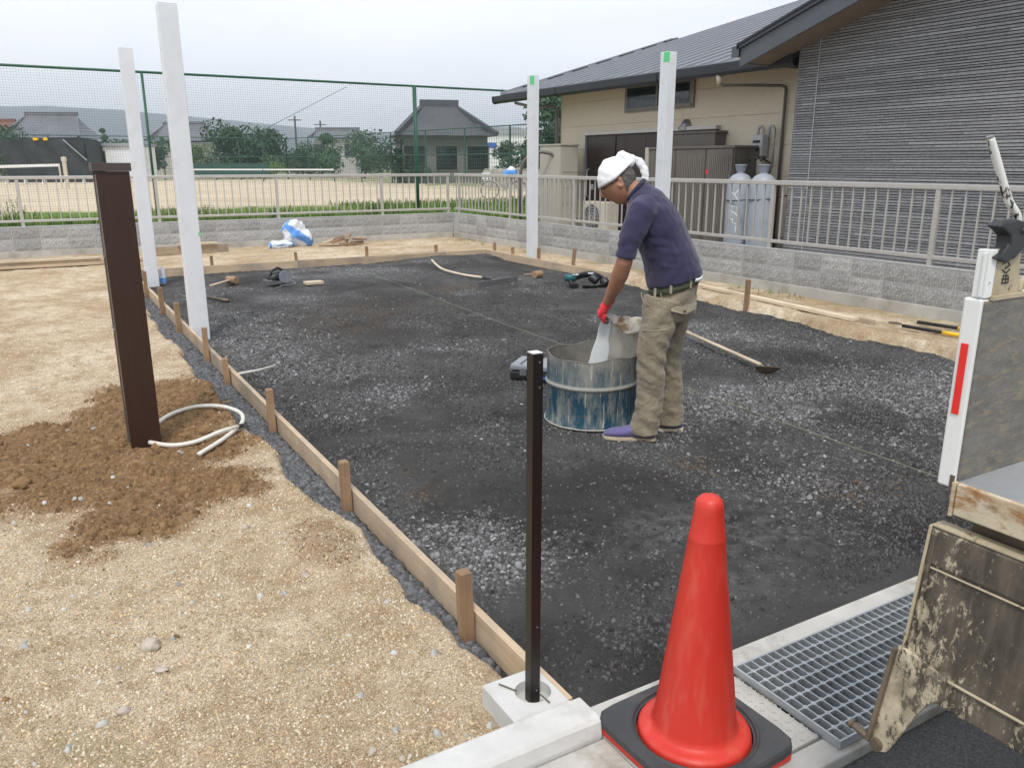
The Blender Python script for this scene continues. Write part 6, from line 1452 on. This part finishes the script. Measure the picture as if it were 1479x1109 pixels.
# hair at the nape
vs = []; fs = []
def shell(f0, f1, h0, h1, k, n1=24, n2=10, fn=None):
    mb = MB(); vs = []
    for j in range(n2+1):
        for i in range(n1+1):
            ph = f0+(f1-f0)*i/n1; th = h0+(h1-h0)*j/n2; f = math.cos(ph)*math.sin(th); s_ = math.sin(ph)*math.sin(th); hh = math.cos(th)
            F_, S_, H_ = .100*k, .077*k, .122*k
            if hh < 0: S_ *= 1-.32*(-hh)**1.3; F_ *= 1-.10*(-hh) if f > 0 else 1-.30*(-hh)
            e_ = fn(ph, th) if fn else 0
            vs.append(HP(f*F_*(1+e_), s_*S_*(1+e_), hh*H_*(1+e_)))
    n1p = n1+1
    return mb.add(vs, [(j*n1p+i, j*n1p+i+1, (j+1)*n1p+i+1, (j+1)*n1p+i) for j in range(n2) for i in range(n1)])
shell(R(105), R(255), R(60), R(122), 1.025).build('hair', M['hair'], pe, world=False, smooth=True)
# towel cap
mb = MB(); nn_ = 36; vs = []; lv2 = 14
for j in range(lv2+1):
    for i in range(nn_):
        ph = 2*math.pi*i/nn_; thm = R(77)+R(14)*math.cos(ph+math.pi)*-1*(1 if math.cos(ph) < 0 else .2) ; thm = R(80)-R(12)*max(0, -math.cos(ph))
        th = thm*j/lv2; f = math.cos(ph)*math.sin(th); s_ = math.sin(ph)*math.sin(th); hh = math.cos(th)
        k = 1.07+.015*math.sin(ph*5+th*4)+.015*math.sin(ph*11)
        vs.append(HP(f*.100*k-.004, s_*.079*k, hh*.122*k+.004))
mb.add(vs, [(j*nn_+i, j*nn_+(i+1)%nn_, (j+1)*nn_+(i+1)%nn_, (j+1)*nn_+i) for j in range(lv2) for i in range(nn_)])
def dd(c, n): return .0045*noise.noise(Vector((c.x*13, c.y*8, c.z*13)))+.0022*math.sin(c.x*70+c.z*110+4*noise.noise(c*9))
o = mb.build('towel', M['towel'], pe, world=False, smooth=True); so = o.modifiers.new('s','SOLIDIFY'); so.thickness = .008; so.offset = 1
for v in o.data.vertices: v.co += v.normal*dd(v.co, v.normal)
kn = MB()
kn.tube(smooth_pts([HP(-.075,-.02,.075),HP(-.105,-.01,.088),HP(-.125,.0,.075),HP(-.105,.01,.055),HP(-.08,0,.06)], 4), [.016,.018,.02,.021,.021,.022,.022,.021,.02,.02,.019,.019,.018,.018,.017,.016,.016], 10)
kn.tube(smooth_pts([HP(-.10,0,.075),HP(-.095,-.01,.115),HP(-.07,-.015,.128),HP(-.05,-.01,.12)], 4), [.016,.019,.021,.022,.022,.022,.02,.018,.016,.013,.012,.011,.009], 10)
kn.tube(smooth_pts([HP(-.115,-.01,.07),HP(-.145,-.015,.055),HP(-.152,-.02,.01),HP(-.143,-.02,-.04),HP(-.125,-.02,-.065)], 4), [(.012,.02)]*5+[(.011,.024)]*6+[(.010,.022)]*5+[(.006,.018)], 10)
remeshed(kn, 'towel_knot', .005, M['towel'], pe, 2, lambda c, n: .005*noise.noise(c*45))
mb = MB()
mb.tube([HP(-.01,-.083,.018),HP(.05,-.080,.016),HP(.088,-.060,.012)], .0028, 6); mb.tube([HP(-.01,.083,.018),HP(.05,.080,.016),HP(.088,.060,.012)], .0028, 6)
for s in (-1, 1): mb.tube([HP(.098+.0*a, s*.034+.024*math.cos(a*.52), .008+.017*math.sin(a*.52)) for a in range(12)], .0026, 6, closed=True)
mb.tube([HP(.103,-.01,.012),HP(.103,.01,.012)], .0025, 6)
sp_ = mb.build('spectacles', M['lens'], pe, world=False, smooth=True)
# shirt
mb = MB()
mb.loft([ell((.128,0,.915),.158,.185,tilt=R(15)), ell((.118,0,.955),.158,.186,tilt=R(13)), ell((.098,0,1.03),.152,.183,tilt=R(10)), ell((.062,0,1.12),.150,.188,tilt=R(10)), ell((.018,0,1.21),.150,.196,tilt=R(14)), ell((-.030,0,1.29),.138,.200,tilt=R(22)), ell((-.062,0,1.345),.112,.178,tilt=R(32)), ell((-.088,0,1.385),.080,.115,tilt=R(40)), ell((-.102,0,1.405),.070,.075,tilt=R(45))])
mb.tube([(-.045,-.135,1.335),(-.068,-.185,1.305),(-.098,-.210,1.23),(-.128,-.222,1.15),(-.147,-.225,1.085),(-.150,-.224,1.062)], [.070,.077,.069,.062,.058,.056], 18)
mb.tube([(-.045,.135,1.325),(-.045,.180,1.28),(-.030,.205,1.21),(-.012,.215,1.12),(.0,.22,1.06)], [.070,.077,.068,.061,.056], 18)
def shirt_d(c, n):
    d = .006*noise.noise(Vector((c.x*9, c.y*7, c.z*11)))+.0035*noise.noise(Vector((c.x*20+5, c.y*20, c.z*26)))
    if c.z > 1.0 and c.y < -.17: d += (.0016*math.sin((c.z+c.x*.4)*80+4*noise.noise(c*8))+.005*noise.noise(Vector((c.x*10, c.y*10, c.z*40))))*sstep(1.27, 1.12, c.z)        # sleeve folds
    d += .010*noise.noise(Vector(((c.x*.9-c.z*.45)*26, c.y*3, (c.x+c.z)*5)))*float(sstep(.02, .10, c.x+ .0))*float(sstep(1.15, 1.0, c.z))*.6
    return float(d)
remeshed(mb, 'shirt', .0065, M['shirt'], pe, 3, shirt_d)
mb = MB(); mb.tube([Vector((-.112,0,1.412))+Vector((.64,0,.77))*(.066*math.cos(a*.3927))+Vector((0,1,0))*(.066*math.sin(a*.3927)) for a in range(16)], [(.016,.012)]*16, 8, closed=True); mb.build('collar', M['shirt_d'], pe, world=False, smooth=True)
# belt and shirt tail
mb = MB(); mb.loft([ell((.120,0,.868),.140,.168,tilt=R(15),n=32), ell((.121,0,.872),.147,.176,tilt=R(15),n=32), ell((.124,0,.908),.145,.174,tilt=R(15),n=32), ell((.124,0,.912),.138,.166,tilt=R(15),n=32)], caps=True); mb.build('belt', M['belt'], pe, world=False, smooth=True)
MB().tube(smooth_pts([(.245,-.03,.955),(.268,-.05,.945),(.262,-.09,.938),(.235,-.12,.935)], 3), [(.006,.012)]*10, 8).build('undershirt', M['towel'], pe, world=False, smooth=True)
# trousers
mb = MB()
mb.loft([ell((.122,0,.885),.136,.164,tilt=R(15)), ell((.118,0,.85),.142,.170,tilt=R(12)), ell((.112,0,.80),.148,.176,tilt=R(5)), ell((.108,0,.74),.142,.172), ell((.10,0,.70),.12,.15)])
mb.tube([(.070,-.082,.82),(.052,-.095,.74),(.038,-.10,.65),(.022,-.10,.55),(.014,-.10,.46),(.020,-.10,.36),(.022,-.10,.26),(.010,-.10,.15),(-.002,-.10,.075),(-.004,-.10,.035)], [(.118,.105),(.112,.100),(.100,.094),(.094,.088),(.086,.084),(.078,.082),(.074,.080),(.076,.080),(.079,.082),(.077,.08)], 20)
mb.tube([(.150,.082,.82),(.140,.095,.74),(.128,.10,.65),(.112,.10,.55),(.102,.10,.46),(.112,.105,.36),(.132,.11,.26),(.142,.11,.15),(.144,.11,.075),(.146,.11,.035)], [(.105,.105),(.105,.10),(.096,.094),(.088,.088),(.080,.084),(.074,.080),(.070,.078),(.072,.078),(.076,.08),(.074,.078)], 20)
def pant_d(c, n):
    leg = float(sstep(.78, .6, c.z)); q = 3.0*noise.noise(Vector((c.x*5, c.y*5, c.z*3)))
    d = .006*noise.noise(Vector((c.x*8, c.y*8, c.z*7)))
    d += .006*noise.noise(Vector((c.x*9+c.y*6, c.y*8, c.z*15+c.x*12)))*leg + .0022*math.sin(c.z*85+c.x*30+q*2)*float(sstep(.30, .12, c.z))+.0035*math.sin((c.z-.45)*70+c.x*60+q)*math.exp(-((c.z-.45)/.10)**2)
    d += .005*math.sin(c.z*30-c.x*30+q)*float(sstep(.55, .8, c.z))
    d += .003*noise.noise(Vector((c.x*25, c.y*25, c.z*35))); return d
remeshed(mb, 'trousers', .0065, M['khaki'], pe, 3, pant_d)
# pocket flap with a button, cargo pocket seam
mb = MB(); fl = [(.105,-.176,.792),(.178,-.160,.800),(.252,-.094,.812),(.246,-.102,.775),(.190,-.160,.752),(.112,-.182,.772)]
nrm_ = Vector((.15,-.98,.1)); a_ = [Vector(p)+Vector((.0,-.004,0)) for p in fl]; b_ = [p+Vector((.001,-.006,0)) for p in a_]
mb.add(a_+b_, [(0,1,2,3,4,5),(11,10,9,8,7,6)]+[(i,(i+1)%6,6+(i+1)%6,6+i) for i in range(6)]); mb.build('pocket_flap', M['khaki_l'], pe, world=False, bevel=.002)
MB().tube([(.186,-.171,.772),(.186,-.177,.771)], .007, 10).build('button', M['iron'], pe, world=False)
mb = MB(); mb.tube(smooth_pts([(-.055,-.115,.862),(-.045,-.150,.825),(-.01,-.172,.80),(.04,-.18,.795)], 4), .0028, 6); mb.tube(smooth_pts([(-.048,-.150,.655),(.0,-.192,.66),(.06,-.197,.665),(.10,-.18,.67)], 4), .0032, 6); mb.tube(smooth_pts([(.05,-.185,.87),(.066,-.186,.80),(.07,-.19,.70)], 4), .0022, 6); mb.build('seam', M['khaki_l'], pe, world=False, smooth=True)
for x, y in ((.02,-.155), (.105,-.166), (.21,-.125)): MB().box(x-.007, x+.007, y-.014, y-.004, .838+.27*x, .886+.27*x).build('belt_loop', M['khaki_l'], pe, world=False, bevel=.001)
# shoes
def shoe(x, y, dz=0):
    mb = MB(); rings = []
    for u, w_, h_, zb in ((-.245,.018,.026,.006),(-.235,.034,.040,.003),(-.20,.047,.052,.002),(-.15,.051,.062,.002),(-.09,.045,.078,.002),(-.03,.040,.094,.002),(.02,.038,.098,.002),(.045,.033,.085,.003),(.058,.018,.05,.008)):
        rings.append([(x+u, y+w_*math.cos(a), zb+max(0, (h_-zb)*(.5+.5*math.sin(a))**.8)) for a in [2*math.pi*k/16 for k in range(16)]])
    mb.loft(rings); o = mb.build('shoe', M['shoe'], pe, world=False, smooth=True)
    m2 = MB(); m2.loft([[(x+u, y+s_*w_, z) for u, w_, s_ in [(-.25,.012,-1),(-.235,.036,-1),(-.20,.050,-1),(-.15,.054,-1),(-.08,.046,-1),(0,.041,-1),(.05,.034,-1),(.062,.015,-1),(.062,.015,1),(.05,.034,1),(0,.041,1),(-.08,.046,1),(-.15,.054,1),(-.20,.050,1),(-.235,.036,1),(-.25,.012,1)]] for z in (-.004,.012)]); link('sole', m2.mesh('sole', M['pale_y']), o)
shoe(.005, -.10); shoe(.165, .11)
# gloved hands
def hand(name, wr_, dirv, palm_n, curl, mirror=1, mat='glove'):
    w = Vector(wr_); d = Vector(dirv).normalized(); n_ = Vector(palm_n); n_ = (n_-d*n_.dot(d)).normalized(); s = d.cross(n_)*mirror
    mb = MB(); mb.tube([w-d*.035, w-d*.01, w+d*.02, w+d*.05, w+d*.078], [(.032,.032),(.029,.030),(.036,.024),(.042,.022),(.038,.018)], 14)
    tip = MB()
    for i, (off, ln) in enumerate(((-.032,.066),(-.011,.076),(.011,.072),(.031,.056))):
        b = w+d*.072+s*off; a1 = curl*.6; a2 = curl*1.25; a3 = curl*1.8
        dirs = [d*math.cos(a)+n_*math.sin(a) for a in (a1, a2, a3)]; p = [b-d*.02, b]
        for dv, q in zip(dirs, (.45,.32,.23)): p.append(p[-1]+dv*ln*q)
        mb.tube(p, [.0125,.0125,.0115,.0105,.008], 8); tip.tube(p[2:], [.0125,.0115,.0092], 8)
    t0 = w+d*.022-s*.030; p = [w+d*.01-s*.015, t0, t0+(d*.5-s*.55+n_*.35).normalized()*.032, t0+(d*.62-s*.35+n_*.6).normalized()*.062]
    mb.tube(p, [.016,.0155,.0135,.010], 8)
    o = remeshed(mb, name, .004, M[mat], pe, 2, lambda c, nn: .0012*noise.noise(c*90))
    remeshed(tip, 'finger_coating', .0035, M['glove_d'], pe, 1)
    c_ = MB(); c_.tube([w-d*.048, w-d*.030], [.034,.034], 14); link('cuff', c_.mesh('cuff', M[mat], True), o)
hand('glove', (-.248,-.050,.775), (-.42,.18,-.90), (.75,.55,-.2), 1.15)
hand('glove', (.030,.246,.70), (-.10,-.05,-.98), (-.2,-.6,.1), 1.0, -1)

# ------------------------------------------------------------ cement bag in his hands
def mat_bag():
    m, t, b = newmat('dirty white cement bag'); v = coords(t)
    c = ramp(t, noi(t, v, 5, 5, .6), [(.3, (.74,.71,.64)), (.7, (.84,.82,.77))])
    c = mixc(t, ramp(t, noi(t, v, 7.5, 8, .7), [(.57, (0,0,0)), (.68, (.8,.8,.8))]), c, (.46,.36,.20))
    c = mixc(t, ramp(t, noi(t, v, 24, 8, .7), [(.60, (0,0,0)), (.66, (.9,.9,.9))]), c, (.16,.10,.045))
    L(t, c, b.inputs['Base Color']); b.inputs['Roughness'].default_value = .6; bump(t, b, noi(t, v, 15, 5, .6, 1.5), .35, .008)
    tl = N(t, 'ShaderNodeBsdfTranslucent'); L(t, c, tl.inputs[0]); mxs = N(t, 'ShaderNodeMixShader'); mxs.inputs[0].default_value = .35   # thin plastic lets light through
    L(t, b.outputs[0], mxs.inputs[1]); L(t, tl.outputs[0], mxs.inputs[2]); L(t, mxs.outputs[0], t.nodes['Material Output'].inputs['Surface']); return m
M['bag'] = mat_bag(); M['liner'] = pm('translucent plastic liner', (.52,.54,.55), (.64,.66,.66), 6, .3, bmp=.6, bscale=18)
cbg = thing('cement_bag', 'dirty crumpled white cement bag being emptied into the drum', 'bag', FA, -fang)
def sheet(name, corners, mat, thick, seed, nu=18, nv=14, amp=.018, bulge=.05):
    A_, B_, C_, D_ = [Vector(c) for c in corners]; vs = []   # A top left, B top right, C bottom right, D bottom left
    for side in (0, 1):
        for j in range(nv+1):
            v_ = j/nv
            for i in range(nu+1):
                u = i/nu; p = (A_.lerp(B_, u)).lerp(D_.lerp(C_, u), v_); e_ = (4*u*(1-u)*4*v_*(1-v_))**.5
                w_ = noise.noise(Vector((u*4+seed, v_*3, 0)))*amp+noise.noise(Vector((u*11+seed, v_*9, 2)))*amp*.4
                y = (-(thick+bulge*e_) if side == 0 else thick+bulge*e_*.6)+w_
                vs.append(p+Vector((noise.noise(Vector((u*3, v_*5, seed)))*.012, y, noise.noise(Vector((u*7, v_*2, seed+4)))*.016*(1-v_))))
    n1 = nu+1; m_ = (nv+1)*n1; fs = []
    for j in range(nv):
        for i in range(nu): a = j*n1+i; fs.append((a, a+1, a+n1+1, a+n1)); fs.append((m_+a, m_+a+n1, m_+a+n1+1, m_+a+1))
    for i in range(nu): fs.append((i, m_+i, m_+i+1, i+1)); a = nv*n1+i; fs.append((a, a+1, m_+a+1, m_+a))
    for j in range(nv): a = j*n1; fs.append((a, a+n1, m_+a+n1, m_+a)); a += nu; fs.append((a, m_+a, m_+a+n1, a+n1))
    return MB().add(vs, fs).build(name, mat, cbg, world=False, smooth=True)
M['bag_dirty'] = pm('bag flap smeared with wet cement and sand', (.62,.59,.52), (.72,.69,.62), 6, .6, bmp=.5, bscale=30, dirt=(.30,.20,.09), dscale=15, dth=(.50,.62))
sheet('bag', [(-.268,.020,.700),(-.02,.085,.665),(-.12,.21,.27),(-.335,.035,.27)], M['bag'], .003, 3, bulge=.014, amp=.012)
sheet('liner', [(-.276,.010,.690),(-.215,.015,.695),(-.25,.015,.27),(-.385,.020,.27)], M['liner'], .002, 9, 8, 12, .005, .005)
sheet('fold', [(-.262,.0,.705),(-.02,.045,.690),(-.03,.05,.600),(-.13,.02,.585)], M['bag_dirty'], .003, 5, 14, 8, .009, .010)
